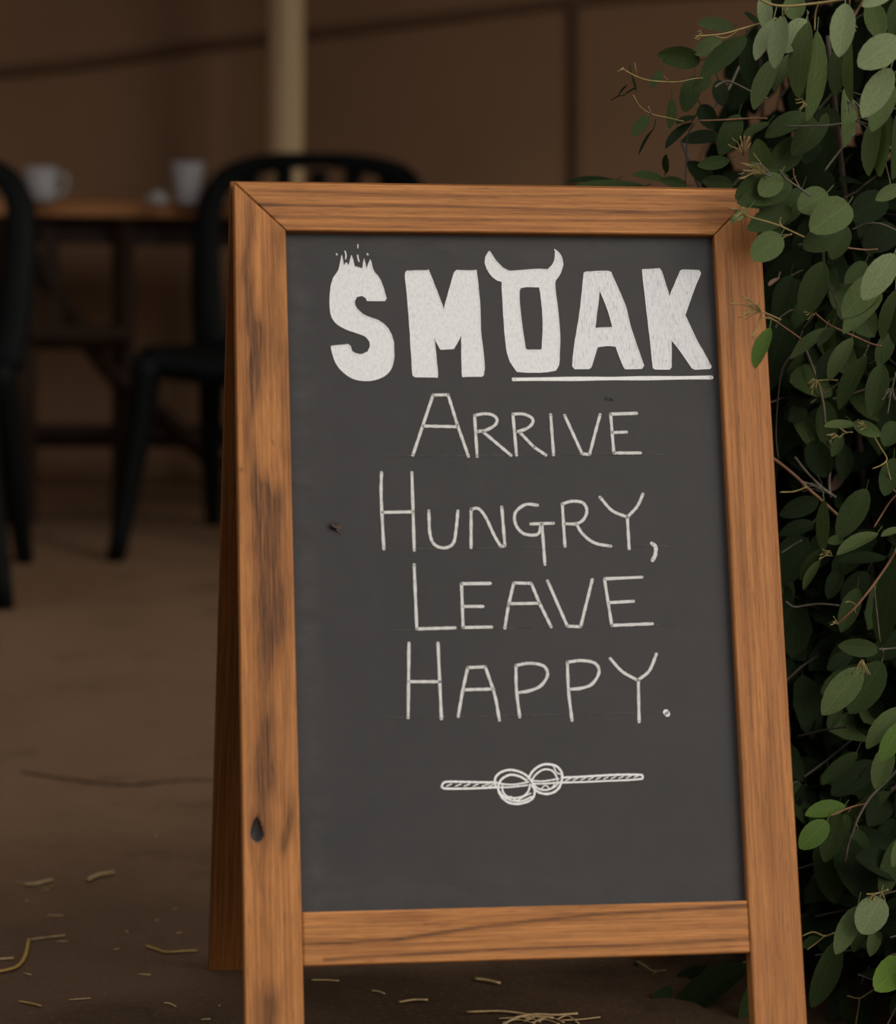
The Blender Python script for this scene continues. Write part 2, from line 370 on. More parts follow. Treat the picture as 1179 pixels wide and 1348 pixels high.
left_st = [(326, 300, 6, 80, .75), (328, 400, 7, 70, .75), (333, 470, 8, 50, .6), (366, 330, 9, 50, .60), (370, 300, 7, 26, .4), (362, 400, 9, 40, .3), (358, 455, 17, 44, .62), (340, 500, 7, 60, .55),
           (330, 560, 6, 60, .5), (333, 620, 6, 50, .5), (375, 520, 6, 50, .5), (378, 600, 6, 26, .6), (356, 655, 24, 32, .85), (350, 700, 18, 40, .6), (338, 690, 8, 50, .4),
           (370, 740, 12, 36, .6), (346, 745, 12, 40, .45), (366, 800, 19, 40, .85), (347, 825, 16, 40, .65), (342, 890, 12, 40, .55), (352, 905, 8, 60, .5), (372, 870, 6, 50, .3), (358, 975, 14, 40, .65),
           (345, 1000, 10, 40, .65), (340, 1045, 11, 34, .75), (347, 1090, 13, 30, .5), (344, 1140, 3.5, 26, .7), (348, 1175, 2.5, 22, .5),
           (377, 1060, 8, 34, .6), (377, 1104, 8.5, 26, .95), (360, 1030, 9, 26, .35), (350, 1228, 8, 30, .4), (356, 1325, 14, 40, .85), (352, 1390, 18, 60, .6),
           (380, 900, 4, 60, .35), (315, 614, 3, 3, .8), (361, 572, 1.8, 2, 1.2)]
stl = plank('stile', [(OTL[0]+e, OTL[1]-2*e), (ITL[0], ITL[1]-2*e), fl_i, fl_o], 46, 700, TH, WOOD, 'v', 3.1, left_st, knots=[(338, 1092, 11)])
right_st = [(968, 360, 12, 70, .30), (985, 400, 8, 60, .28), (955, 430, 10, 50, .30), (962, 520, 5, 60, .12), (1010, 1130, 7, 60, .16), (1005, 1255, 14, 26, .22), (1028, 1280, 7, 60, .16)]
right_sk = [([(955, 330), (968, 600), (985, 900), (1002, 1200), (1010, 1348)], 1.6, .22), ([(975, 300), (992, 640), (1010, 1000), (1030, 1348)], 2.0, .16),
            ([(960, 320), (975, 700), (990, 960)], 1.4, .20), ([(985, 300), (1004, 700), (1022, 1040), (1035, 1200)], 1.3, .2)]
stil2 = plank('stile', [(ITR[0], ITR[1]-2*e), (OTR[0]-e, OTR[1]-2*e), fr_o, fr_i], 40, 420, TH, WOODR, 'v', 8.7, right_st, right_sk)
top_sk = [([(330, 250), (520, 256), (700, 258), (830, 256), (975, 262)], 1.7, .42), ([(335, 269), (420, 270), (560, 270), (720, 275), (860, 279), (985, 277)], 1.9, .55),
          ([(350, 284), (450, 285), (600, 289), (800, 290), (960, 288)], 1.6, .45), ([(340, 278), (480, 279), (640, 281), (800, 283)], 1.1, .22),
          ([(330, 262), (600, 263), (900, 268)], 1.0, .2), ([(360, 296), (600, 299), (930, 301)], 1.0, .25)]
top = plank('rail', [(OTL[0]+3*e, OTL[1]), (OTR[0]-3*e, OTR[1]), (ITR[0], ITR[1]), (ITL[0], ITL[1])], 240, 44, TH, WOOD, 'u', 5.5,
            [(346, 269, 16, 2.6, .7), (352, 284, 9, 2, .5), (900, 276, 70, 2.4, .25), (985, 262, 40, 10, .2)], top_sk)
bl, br_ = uv(397.2, 1201), uv(984.5, 1185.5)
bot_sk = [([(398, 1242), (450, 1240), (520, 1236), (600, 1224), (700, 1211), (800, 1202), (900, 1196), (984, 1191)], 2.0, .62),
          ([(430, 1262), (520, 1257), (640, 1250), (740, 1246), (830, 1244), (985, 1235)], 1.8, .62),
          ([(400, 1251), (500, 1247), (620, 1238), (760, 1226), (860, 1222)], 1.2, .22), ([(560, 1216), (660, 1204), (760, 1197)], 1.2, .3)]
bot = plank('rail', [(bl[0]+e, bl[1]), (br_[0]-e, br_[1]), (IBR[0]-e, IBR[1]), (IBL[0]+e, IBL[1])], 220, 40, TH*.9, WOOD, 'u', 1.9,
            [(540, 1207, 22, 9, .5), (560, 1222, 30, 10, .2), (965, 1200, 20, 12, .28), (500, 1214, 40, 7, .2)], bot_sk, w0=-.0012)

# painted board set back in the frame
DEEP = -.0105
pq = [(ITL[0]-.008, ITL[1]+.008), (ITR[0]+.008, ITR[1]+.008), (br_[0]+.008, br_[1]-.008), (bl[0]-.008, bl[1]-.008)]
nu, nv = 60, 90; V = []; dust = []
for j in range(nv+1):
    for i in range(nu+1):
        x, y = bil(pq, i/nu, j/nv); V.append((x, y, DEEP))
        dl, dt, db, dr = (i/nu)*.47, (j/nv)*.72, (1-j/nv)*.72, (1-i/nu)*.47
        dust.append(min(1, .85*math.exp(-((dl-.022)/.012)**2)+.75*math.exp(-((dt-.02)/.014)**2)+.6*math.exp(-((db-.03)/.014)**2)*(1.2-i/nu)+.15))
F = [(j*(nu+1)+i, (j+1)*(nu+1)+i, (j+1)*(nu+1)+i+1, j*(nu+1)+i+1) for j in range(nv) for i in range(nu)]
k0 = len(V)
for cidx in (0, nu, nv*(nu+1)+nu, nv*(nu+1)): V.append((V[cidx][0], V[cidx][1], DEEP-.004)); dust.append(0)
F += [(k0, k0+1, k0+2, k0+3)]
pn = mesh_obj('chalkboard_panel', V, F, CHALKBOARD, sign); panel_place(pn)
a_ = pn.data.attributes.new('dust', 'FLOAT', 'POINT'); a_.data.foreach_set('value', dust)

# rear frame: a mirror of the front panel, hinged at the top
RY = 2*TH*math.cos(LEAN)+.001; RH = HT-.0002; RLEN = math.hypot(RH, .301-RY); RA = math.atan2(.301-RY, RH)
RM = Matrix(((1, 0, 0, 0), (0, -math.sin(RA), math.cos(RA), RY), (0, math.cos(RA), math.sin(RA), RH), (0, 0, 0, 1)))
def rear(o): o.matrix_basis = RM; return o
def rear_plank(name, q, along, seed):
    o = plank(name, q, 6, 6, TH, WOOD_SHADED, along, seed); o.matrix_basis = RM; return o
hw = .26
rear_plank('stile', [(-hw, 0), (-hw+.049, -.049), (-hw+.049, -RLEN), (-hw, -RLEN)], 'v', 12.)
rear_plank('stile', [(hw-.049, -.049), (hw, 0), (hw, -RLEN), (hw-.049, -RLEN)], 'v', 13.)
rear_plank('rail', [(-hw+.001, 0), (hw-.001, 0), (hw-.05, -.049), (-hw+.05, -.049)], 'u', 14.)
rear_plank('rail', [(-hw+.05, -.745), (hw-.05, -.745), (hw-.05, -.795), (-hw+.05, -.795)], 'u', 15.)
rp = mesh_obj('chalkboard_panel', [(x, y, z) for z in (-.006, -.011) for x, y in ((-.218, -.04), (.218, -.04), (.218, -.75), (-.218, -.75))],
              [(3, 2, 1, 0), (4, 5, 6, 7), (0, 1, 5, 4), (1, 2, 6, 5), (2, 3, 7, 6), (3, 0, 4, 7)], CHALKBOARD, sign); rear(rp)

# ------------------------------------------------------------------ lettering, drawn on the panel
ZT = DEEP+.0004
def bp(px, py): return uv(px, py, DEEP)
def smooth2(pts, n=5): return [(p.x, p.y) for p in catmull([Vector((a, b, 0)) for a, b in pts], n)]
def round_loop(L):
    n = len(L); cor = []
    for i in range(n):
        a, b, c = L[i-1], L[i], L[(i+1) % n]; t1 = math.atan2(b[1]-a[1], b[0]-a[0]); t2 = math.atan2(c[1]-b[1], c[0]-b[0])
        d = abs((t2-t1+PI) % (2*PI)-PI); cor.append(d > .70 or math.dist(a, b) < 4.2 or math.dist(b, c) < 4.2)
    if sum(cor) < 2: return L
    s0 = cor.index(True); out = []; i = s0
    while i < s0+n:
        j = i+1
        while not cor[j % n]: j += 1
        seg = [L[k % n] for k in range(i, j+1)]
        out += smooth2(seg, 4)[:-1] if len(seg) > 2 else [seg[0]]
        i = j
    return out
def fill_mesh(V, F, outer, holes=()):
    loops = [[Vector((*bp(x, y), 0)) for x, y in L] for L in (outer, *holes)]
    flat = [p for L in loops for p in L]; b0 = len(V)
    V += [(p.x, p.y, ZT) for p in flat]
    for t in tessellate_polygon(loops):
        a, b, c = [flat[k] for k in t]
        t = t if (b-a).cross(c-a).z > 0 else t[::-1]; F.append(tuple(b0+k for k in t))
def ribbon(V, F, pts, wpx, z=ZT, smooth=True, jitter=.12, close=False):
    if close: pts = list(pts)+[pts[0]]
    q = smooth2(pts, 6) if smooth else [(pts[0][0]+(pts[1][0]-pts[0][0])*k/6, pts[0][1]+(pts[1][1]-pts[0][1])*k/6) for k in range(7)] if len(pts) == 2 else pts
    if len(pts) == 2: q = [(pts[0][0]+(pts[1][0]-pts[0][0])*k/8, pts[0][1]+(pts[1][1]-pts[0][1])*k/8) for k in range(9)]
    P = [Vector((*bp(x, y), 0)) for x, y in q]; S = wpx*.00036; b0 = len(V); n = len(P)
    for i, p in enumerate(P):
        t = (P[min(i+1, n-1)]-P[max(i-1, 0)]); t.normalize(); nn = Vector((-t.y, t.x, 0)); h = S*(1+jitter*math.sin(i*1.7+p.x*500))
        V += [(p.x+nn.x*h, p.y+nn.y*h, z), (p.x-nn.x*h, p.y-nn.y*h, z)]
        if i: F.append((b0+2*i-2, b0+2*i-1, b0+2*i+1, b0+2*i))
    for end in (0, n-1):
        p = P[end]; c0 = len(V); V.append((p.x, p.y, z))
        V += [(p.x+S*1.03*math.cos(a*PI/5), p.y+S*1.03*math.sin(a*PI/5), z) for a in range(10)]
        F += [(c0, c0+1+a, c0+1+(a+1) % 10) for a in range(10)]
def part2d(name, V, F, mat, parent=sign, label=None):
    o = mesh_obj(name, V, F, mat, parent)
    if parent is sign: panel_place(o)
    bm = bmesh.new(); bm.from_mesh(o.data)
    for f in bm.faces:
        if f.normal.z < 0: f.normal_flip()
    bm.to_mesh(o.data); bm.free()
    if label: o['label'] = label
    return o
ka = .23749
A = lambda *p: [(420+x*ka, 310+y*ka) for x, y in p]
B = lambda *p: [(680+x*ka, 310+y*ka) for x, y in p]
def dense(loop, n=3):
    return loop
S_ = A((108,192),(125,112),(135,168),(150,150),(165,168),(178,110),(195,172),(240,185),(248,128),(262,187),(283,135),(300,197),(330,235),(352,285),(370,350),(364,362),(265,362),(260,346),(237,333),(207,340),(193,368),(203,400),(240,437),(285,458),(325,472),(372,507),(400,555),(412,610),(410,700),(386,755),(340,790),(270,806),(190,795),(125,750),(85,690),(65,615),(160,605),(172,615),(178,640),(200,655),(235,660),(270,645),(283,612),(276,582),(250,557),(200,537),(145,518),(90,483),(62,420),(62,310),(78,240))
M_ = A((478,207),(485,198),(600,196),(612,210),(690,412),(748,205),(760,195),(860,197),(872,210),(890,400),(893,520),(913,700),(910,775),(900,782),(805,782),(792,765),(788,550),(745,628),(672,632),(636,565),(655,770),(645,785),(530,785),(518,775),(495,420),(478,240))
O_ = A((942,88),(926,112),(919,145),(928,180),(950,218),(980,245),(1012,256),(1015,330),(1030,560),(1050,680),(1095,755))+B((60,759),(150,758),(215,748),(230,720),(234,690),(237,540),(222,380),(210,265),(235,220),(254,165),(246,120),(230,95),(208,77),(213,95),(207,145),(190,172),(172,190),(100,188),(0,197))+A((1050,197),(1025,185),(1000,165),(970,130),(955,105))
OH = B((18,292),(55,285),(125,287),(135,350),(145,480),(140,628),(132,636),(60,637),(46,628),(20,440),(12,330))
AA = B((372,208),(382,203),(505,198),(520,205),(600,390),(630,510),(702,722),(692,738),(605,740),(590,725),(548,615),(500,612),(445,618),(412,730),(400,740),(320,740),(308,725),(318,620),(350,420))
AH = B((458,302),(432,515),(530,510),(505,415))
K_ = B((695,190),(790,185),(800,197),(845,340),(905,200),(915,192),(1010,195),(1018,210),(985,290),(930,445),(940,462),(1000,590),(1030,640),(1076,728),(1070,738),(985,743),(970,735),(890,620),(855,578),(855,730),(845,742),(765,742),(755,735),(735,550),(712,350),(697,215))
for nm, outer, holes, mt in (('S', S_, (), CH_FILL), ('M', M_, (), CH_FILL), ('O', O_, (OH,), CH_FILL), ('A', AA, (AH,), CH_STREAK), ('K', K_, (), CH_STREAK)):
    outer = round_loop(list(outer)); holes = tuple(round_loop(list(h)) for h in holes)
    V, F = [], []; fill_mesh(V, F, outer, holes)
    lt = part2d('letter', V, F, mt, sign, {'S': 'thick white letter S with flames along its top', 'M': 'thick white letter M', 'O': 'thick white letter O with two curved horns', 'A': 'thick streaky white letter A', 'K': 'thick streaky white letter K'}[nm])
    V, F = [], []
    for L in (outer, *holes):
        L = list(L)+[L[0]]; pts = []
        for a, b in zip(L[:-1], L[1:]):
            k = max(1, int(math.dist(a, b)/6)); pts += [(a[0]+(b[0]-a[0])*i/k, a[1]+(b[1]-a[1])*i/k) for i in range(k)]
        pts.append(pts[0]); ribbon(V, F, pts, 1.15, ZT+.0003, False, .25)
    part2d('outline_stroke', V, F, CH_LINE, lt)
V, F = [], []
for pl, wd in ((A((97,104),(98,107)), 2.2), (A((143,88),(148,108),(146,130)), 1.7), (A((214,50),(214,70)), 1.3), (A((213,110),(216,130),(221,144)), 1.6), (A((267,103),(269,107)), 2.2)):
    ribbon(V, F, pl, wd)
part2d('flame_sparks', V, F, CH_LINE)
V, F = [], []; ribbon(V, F, [(676, 499.5), (760, 498.8), (850, 498), (936, 497)], 5.2); part2d('underline', V, F, CH_LINE)
kc, kd = 410/1179, 420/1179
Cc = lambda *p: [(480+x*kc, 500+y*kc) for x, y in p]
Dd = lambda *p: [(480+x*kd, 730+y*kd) for x, y in p]
def word_letters(letters, mat=CH_THIN, wd=3.9):
    for strokes in letters:
        V, F = [], []
        for q, s in enumerate(strokes):
            sharp = s[0] == '-'; pts = s[1] if sharp else s
            if sharp:      # straight segments with corners
                for a, b in zip(pts[:-1], pts[1:]): ribbon(V, F, [a, b], wd)
            else: ribbon(V, F, pts, wd)
        part2d('letter', V, F, mat)
S2 = lambda pts: ('-', pts)
word_letters([
 [S2(Cc((182,285),(258,58),(315,57),(350,170),(392,290))), S2(Cc((220,175),(350,178)))],
 [S2(Cc((425,290),(415,135))), Cc((415,135),(450,129),(482,133),(500,150),(492,172),(460,190),(427,196)), S2(Cc((447,197),(553,286)))],
 [S2(Cc((574,285),(560,130))), Cc((560,130),(600,130),(632,145),(634,165),(612,185),(572,198)), S2(Cc((587,200),(640,255),(685,285)))],
 [S2(Cc((703,132),(714,284)))],
 [S2(Cc((756,135),(822,280),(850,283),(890,132)))],
 [S2(Cc((1028,127),(930,130),(942,277),(1043,277))), S2(Cc((935,200),(990,198)))],
 [Cc((63,352),(62,450),(72,640)), S2(Cc((178,352),(187,645))), S2(Cc((68,502),(182,500)))],
 [Cc((242,497),(246,580),(262,622),(300,637),(335,618),(346,560),(352,497))],
 [S2(Cc((402,635),(402,492))), Cc((402,490),(430,488),(458,522),(490,590),(515,632)), S2(Cc((515,632),(530,628),(518,482)))],
 [Cc((653,475),(610,472),(575,495),(566,522),(574,555),(600,582),(640,588),(660,578),(666,546)), S2(Cc((628,546),(713,543))), S2([*Cc((670,545)), (716.9, 743)])],
 [S2(Cc((757,630),(747,470))), Cc((747,470),(785,460),(825,466),(840,495),(828,528),(800,545),(757,545)), Cc((800,545),(825,585),(870,618),(930,630))],
 [Cc((890,445),(935,495),(993,520)), Cc((993,520),(1030,480),(1052,433)), S2(Cc((993,518),(1000,640)))],
 [S2(Dd((182,38),(192,275),(333,271)))],
 [S2(Dd((463,107),(357,108),(363,270),(468,268))), S2(Dd((363,192),(436,192)))],
 [S2(Dd((517,272),(530,190),(550,105),(615,107),(645,180),(688,267))), S2(Dd((535,182),(645,180)))],
 [S2(Dd((675,98),(748,265),(797,267),(840,93)))],
 [S2(Dd((1023,84),(885,90),(912,262),(1062,256))), S2(Dd((902,178),(992,173)))],
 [S2(Dd((163,328),(160,603))), S2(Dd((270,328),(283,607))), S2(Dd((162,470),(278,470)))],
 [Dd((345,598),(362,500),(380,418)), S2(Dd((380,418),(445,415))), Dd((445,415),(480,520),(497,612)), S2(Dd((368,500),(475,497)))],
 [Dd((572,600),(560,500),(558,410)), Dd((558,410),(610,402),(660,412),(675,445),(650,485),(610,503),(572,510))],
 [Dd((765,613),(752,500),(748,398)), Dd((748,398),(800,392),(850,402),(865,435),(840,478),(800,494),(757,498))],
 [Dd((907,385),(950,432),(1008,465)), Dd((1008,465),(1050,430),(1077,368)), S2(Dd((1010,465),(1013,618)))],
])
V, F = [], []; ribbon(V, F, Cc((1086,620),(1100,632),(1099,662),(1089,683)), 5.0); part2d('comma', V, F, CH_THIN)
V, F = [], []; ribbon(V, F, Dd((1112,583),(1117,589)), 7.6); part2d('full_stop', V, F, CH_LINE)
for a, b in (((504, 600), (873, 598.5)), ((541, 722.5), (880, 719)), ((498, 830), (897, 822)), ((503, 945), (897, 938))):
    V, F = [], []; ribbon(V, F, [a, b], 1.1, ZT-.0001); part2d('guide_line', V, F, CH_FAINT)
ke = 310/1179
Ee = lambda *p: [(560+x*ke, 980+y*ke) for x, y in p]
V, F = [], []
for pl, wd in (
 (Ee((80,212),(88,195),(110,187),(200,188),(290,190),(350,190)), 2.6), (Ee((80,212),(100,221),(200,221),(290,218),(360,214)), 2.6),
 (Ee((680,166),(760,163),(860,157),(960,152),(1070,152),(1086,160),(1084,172)), 2.6), (Ee((1084,172),(1020,178),(900,183),(790,188),(670,191)), 2.4),
 (Ee((350,205),(348,170),(372,142),(415,128),(462,134),(505,156),(530,185),(545,225),(540,262),(515,284),(470,297),(425,294),(388,272),(366,235),(366,200),(385,170),(425,152),(470,160),(505,180)), 2.7),
 (Ee((384,205),(386,235),(410,262),(450,268),(490,258),(515,232),(522,200)), 2.2), (Ee((362,225),(385,255),(430,280),(480,283),(530,262)), 2.2),
 (Ee((395,275),(425,262),(455,280),(490,262),(525,245)), 1.6), (Ee((350,190),(400,200),(450,200),(515,188)), 2.0), (Ee((360,214),(420,214),(510,204)), 2.0),
 (Ee((515,170),(535,135),(570,108),(610,99),(655,110),(680,140),(682,175),(668,215),(640,240),(600,248),(560,236),(530,205)), 2.8),
 (Ee((530,182),(552,150),(590,126),(630,130),(652,155),(660,180)), 2.2), (Ee((540,200),(565,222),(605,228),(645,212),(665,190)), 2.2),
 (Ee((530,182),(590,184),(665,172)), 2.0), (Ee((535,196),(600,196),(665,190)), 2.0), (Ee((575,225),(600,205),(625,222),(645,200)), 1.4), (Ee((640,112),(655,140),(675,150)), 1.6)):
    ribbon(V, F, pl, wd*1.05, ZT+rnd.random()*.0002)
for a in ((105, 130), (150, 178), (192, 222), (238, 264), (282, 318), (318, 345)): ribbon(V, F, Ee((a[0], 209), (a[1], 198)), 1.5)
for k in range(10): x = 700+k*38; ribbon(V, F, Ee((x, 182-k*1.7), (x+24, 171-k*1.7)), 1.4)
part2d('rope_knot_drawing', V, F, CH_LINE)
V, F = [], []; ribbon(V, F, [(797, 524.5), (803, 526)], 4.5, ZT-.0001); ribbon(V, F, [(804, 526), (807, 527)], 2.5, ZT-.0001)
m, n, p = mat_new('dark_smear', .7); p.inputs['Base Color'].default_value = (.018, .016, .015, 1)
part2d('smear', V, F, m)

# the fly on the board
fc = plane_pt(440, 692, DEEP+.0018)
fly = empty('fly', fc); tag(fly, 'tiny dark fly sitting at the left of the black board', 'insect')
V, F = [], []; add_tube(V, F, [Vector((-.0035, -.001, .001)), Vector((-.0018, -.0012, 0)), Vector((.0005, -.001, -.0012)), Vector((.003, 0, -.003)), Vector((.004, 0, -.004))], [.0006, .0015, .0016, .0012, .0004], 8)
mesh_obj('body', V, F, FLY, fly, True)
for s in (-1, 1):
    wv = [Vector((.0, -.002, 0)), Vector((.003+s*.001, -.002, -.001+s*.0022)), Vector((.0055, -.0017, -.003+s*.0026)), Vector((.0042, -.0017, -.0042+s*.001))]
    mesh_obj('wing', wv+[v+Vector((0, .00012, 0)) for v in wv], [(0, 1, 2, 3), (7, 6, 5, 4), (0, 4, 5, 1), (1, 5, 6, 2), (2, 6, 7, 3), (3, 7, 4, 0)], WING, fly)
V, F = [], []
fly.scale = (1.3, 1.3, 1.3)
for a in (.6, 1.6, 2.5, 3.7, 4.7, 5.6):
    add_tube(V, F, [Vector((0, 0, 0)), Vector((.003*math.cos(a), -.0005, .003*math.sin(a))), Vector((.0046*math.cos(a), .0014, .0046*math.sin(a)))], .00018, 4)
mesh_obj('legs', V, F, FLY, fly)

# ------------------------------------------------------------------ background furniture
# wooden pole of the tent
pb = at(376, 190, 4.17)
pole = tube_obj('tent_pole', [(pb.x, 4.17, 0), (pb.x, 4.17, .8), (pb.x-.002, 4.17, 1.6), (pb.x-.004, 4.17, 2.34)], .0435, POLEW, None, 20)
tag(pole, 'pale round wooden pole rising behind the chairs', 'pole')

def make_chair(label, loc, rz, group='dark plastic chairs around the table', arms=False):
    """monobloc chair; local +y is the way it faces"""
    t = empty('plastic_chair', loc, rz); tag(t, label, 'chair', group)
    bm = bmesh.new(); nx, ny = 10, 10; g = {}
    for j in range(ny+1):
        for i in range(nx+1):
            u, v = i/nx*2-1, j/ny*2-1; wd = .215+.02*v
            g[i, j] = bm.verts.new((u*wd*(1-.06*v**4), v*.215, .425+.012*v+.018*u*u-.035*max(0, v-.75)))
    for j in range(ny):
        for i in range(nx): bm.faces.new((g[i, j], g[i+1, j], g[i+1, j+1], g[i, j+1]))
    r = bmesh.ops.extrude_face_region(bm, geom=bm.faces[:])
    for v in [x for x in r['geom'] if isinstance(x, bmesh.types.BMVert)]: v.co.z -= .05
    bm_obj('seat', bm, PLASTIC, t, True)
    fr = catmull([(-.215, -.20, .42), (-.235, -.225, .55), (-.245, -.255, .68), (-.235, -.285, .77), (-.17, -.315, .825), (0, -.325, .845), (.17, -.315, .825), (.235, -.285, .77), (.245, -.255, .68), (.235, -.225, .55), (.215, -.20, .42)], 6)
    m_ = len(fr)-1; tube_obj('back_frame', fr, [.0165+.0255*abs(1-2*i/m_)**.7 for i in range(m_+1)], PLASTIC, t, 8, .45, (0, 1, .3))
    for k in range(5):
        x = (k-2)*.078
        tube_obj('slat', catmull([(x, -.205, .43), (x*1.03, -.235, .55), (x*1.05, -.275, .70), (x*1.05, -.318, .82)], 4), .021, PLASTIC, t, 6, .3, (0, 1, .3))
    for s in (-1, 1):
        if arms: tube_obj('arm', catmull([(s*.24, -.25, .66), (s*.27, -.14, .655), (s*.285, .02, .655), (s*.28, .16, .645), (s*.262, .215, .60), (s*.25, .222, .50), (s*.238, .215, .41)], 5), .027, PLASTIC, t, 8, .5, (s*1, .2, .6))
        tube_obj('leg', catmull([(s*.205, .20, .43), (s*.225, .215, .25), (s*.258, .255, .0)], 5), [.046-.0020*k for k in range(11)], PLASTIC, t, 8, .75, (1, .2, 0))
        tube_obj('leg', catmull([(s*.205, -.19, .43), (s*.225, -.235, .25), (s*.245, -.31, .0)], 5), [.046-.0020*k for k in range(11)], PLASTIC, t, 8, .75, (1, .2, 0))
    return t
def chair_by_foot(label, px, py, rz, foot):
    f = onz(px, py); lx = Vector((foot[0]*math.cos(rz)-foot[1]*math.sin(rz), foot[0]*math.sin(rz)+foot[1]*math.cos(rz), 0))
    return make_chair(label, (f.x-lx.x, f.y-lx.y, 0), rz)
chair_by_foot('dark plastic chair right behind the upper left corner of the sign', 152, 738, math.radians(156), (.258, .255))
chair_by_foot('dark plastic chair cut off by the left edge, nearest the camera', 6, 802, math.radians(175), (-.258, .255))

ty0, ty1 = 3.70, 4.06
tl = at(-120, 280, ty0).x; tr_ = at(560, 280, ty0).x
table = empty('trestle_table', ((tl+tr_)/2, (ty0+ty1)/2, 0)); tag(table, 'long wooden folding table with dark trestle legs and cups on it', 'table')
tx, tyc = table.location.x, table.location.y; hl = (tr_-tl)/2; hd = (ty1-ty0)/2; ZTAB = .738
for k in range(4):
    y0 = -hd+k*(2*hd/4); box_obj('tabletop_board', (-hl, y0+.002, ZTAB-.032), (hl, y0+2*hd/4-.002, ZTAB), TABLEW, table, .003)
for s in (-1, 1):
    box_obj('batten', (s*hl*.86-.035, -hd+.02, ZTAB-.06), (s*hl*.86+.035, hd-.02, ZTAB-.0325), TABLEW, table)
for s in (-1, 1):
    for q in (-1, 1):
        tube_obj('leg', [(s*hl*.86, q*(hd-.06), ZTAB-.061), (s*hl*.86, q*(hd-.03), 0)], .030, TRESTLE, table, 4, 1, (1, 1, 0))
    tube_obj('stretcher', [(s*hl*.86, -hd+.04, .18), (s*hl*.86, hd-.04, .18)], .025, TRESTLE, table, 4, 1, (1, 0, 1))
tube_obj('stretcher', [(-hl*.86, 0, .18), (hl*.86, 0, .18)], .028, TRESTLE, table, 4, 1, (0, 1, 1))
for a_x, a_z, b_x, b_z in ((14, .68, 150, .34), (150, .34, 300, .12), (66, .68, 78, .44)):
    x0 = at(a_x, 300, 3.7).x-tx; x1 = at(b_x, 300, 3.7).x-tx
    tube_obj('brace', [(x0, -.16, a_z), (x1, -.16, b_z)], .024, TRESTLE, table, 4, 1, (0, 1, 1))
tube_obj('stretcher', [(-hl*.86, -.2, .43), (at(172, 300, 3.7).x-tx, -.2, .43)], .028, TRESTLE, table, 4, 1, (0, 1, 1))
xq = at(165, 300, 3.7).x-tx; tube_obj('leg', [(xq, -.14, ZTAB-.034), (xq, -.14, 0)], .026, TRESTLE, table, 4, 1, (1, 1, 0))
xl = at(20, 300, 3.7).x-tx; tube_obj('leg', [(xl, -.2, ZTAB-.034), (xl, -.2, 0)], .052, TRESTLE, table, 4, 1, (1, 1, 0))
box_obj('apron', (-hl*.9, -hd+.07, ZTAB-.10), (hl*.9, -hd+.09, ZTAB-.0325), TRESTLE, table, 0)
table.rotation_euler.z = math.radians(-1.5)

def lathe(name, prof, mat, parent, n=24):
    V, F = [], []
    for r, z in prof:
        for k in range(n): V.append((r*math.cos(2*PI*k/n), r*math.sin(2*PI*k/n), z))
    for i in range(len(prof)-1):
        for k in range(n): F.append((i*n+k, i*n+(k+1) % n, (i+1)*n+(k+1) % n, (i+1)*n+k))
    F.append(tuple(range(n))[::-1]); F.append(tuple((len(prof)-1)*n+k for k in range(n)))
    return mesh_obj(name, V, F, mat, parent, True)
def on_table(px, Y): return Vector((at(px, 262, Y).x, Y, ZTAB+.0005))
c1 = empty('cup', on_table(54, 3.66)); tag(c1, 'white mug on the table near the left edge', 'cup')
lathe('body', [(.026, 0), (.034, .006), (.037, .03), (.037, .080), (.0345, .080), (.034, .01), (.002, .008)], CUP, c1)
tube_obj('handle', catmull([(.034, 0, .065), (.055, 0, .06), (.058, 0, .04), (.05, 0, .022), (.034, 0, .018)], 4), .005, CUP, c1, 6)
c2 = empty('cup', on_table(247, 3.68)); tag(c2, 'white tapered cup on the table beside the dark chair back', 'cup')
lathe('body', [(.027, 0), (.028, .003), (.0375, .094), (.036, .094), (.026, .006), (.001, .006)], CUP, c2)
lathe('rim', [(.0375, .092), (.0392, .094), (.0375, .0965), (.036, .094)], CUP, c2)
npk = on_table(208, 3.64); bm = bmesh.new(); bmesh.ops.create_icosphere(bm, subdivisions=3, radius=.02)
for v in bm.verts:
    f = 1+.22*math.sin(v.co.x*260)*math.cos(v.co.y*230+1)+.12*math.sin(v.co.z*400); v.co = Vector((v.co.x*1.15*f, v.co.y*f, v.co.z*.72*f+.0125))
    v.co.z = max(v.co.z, 0)
o = bm_obj('paper_napkin', bm, CUP, None); o.location = npk; tag(o, 'small crumpled white napkin between the two cups', 'napkin')

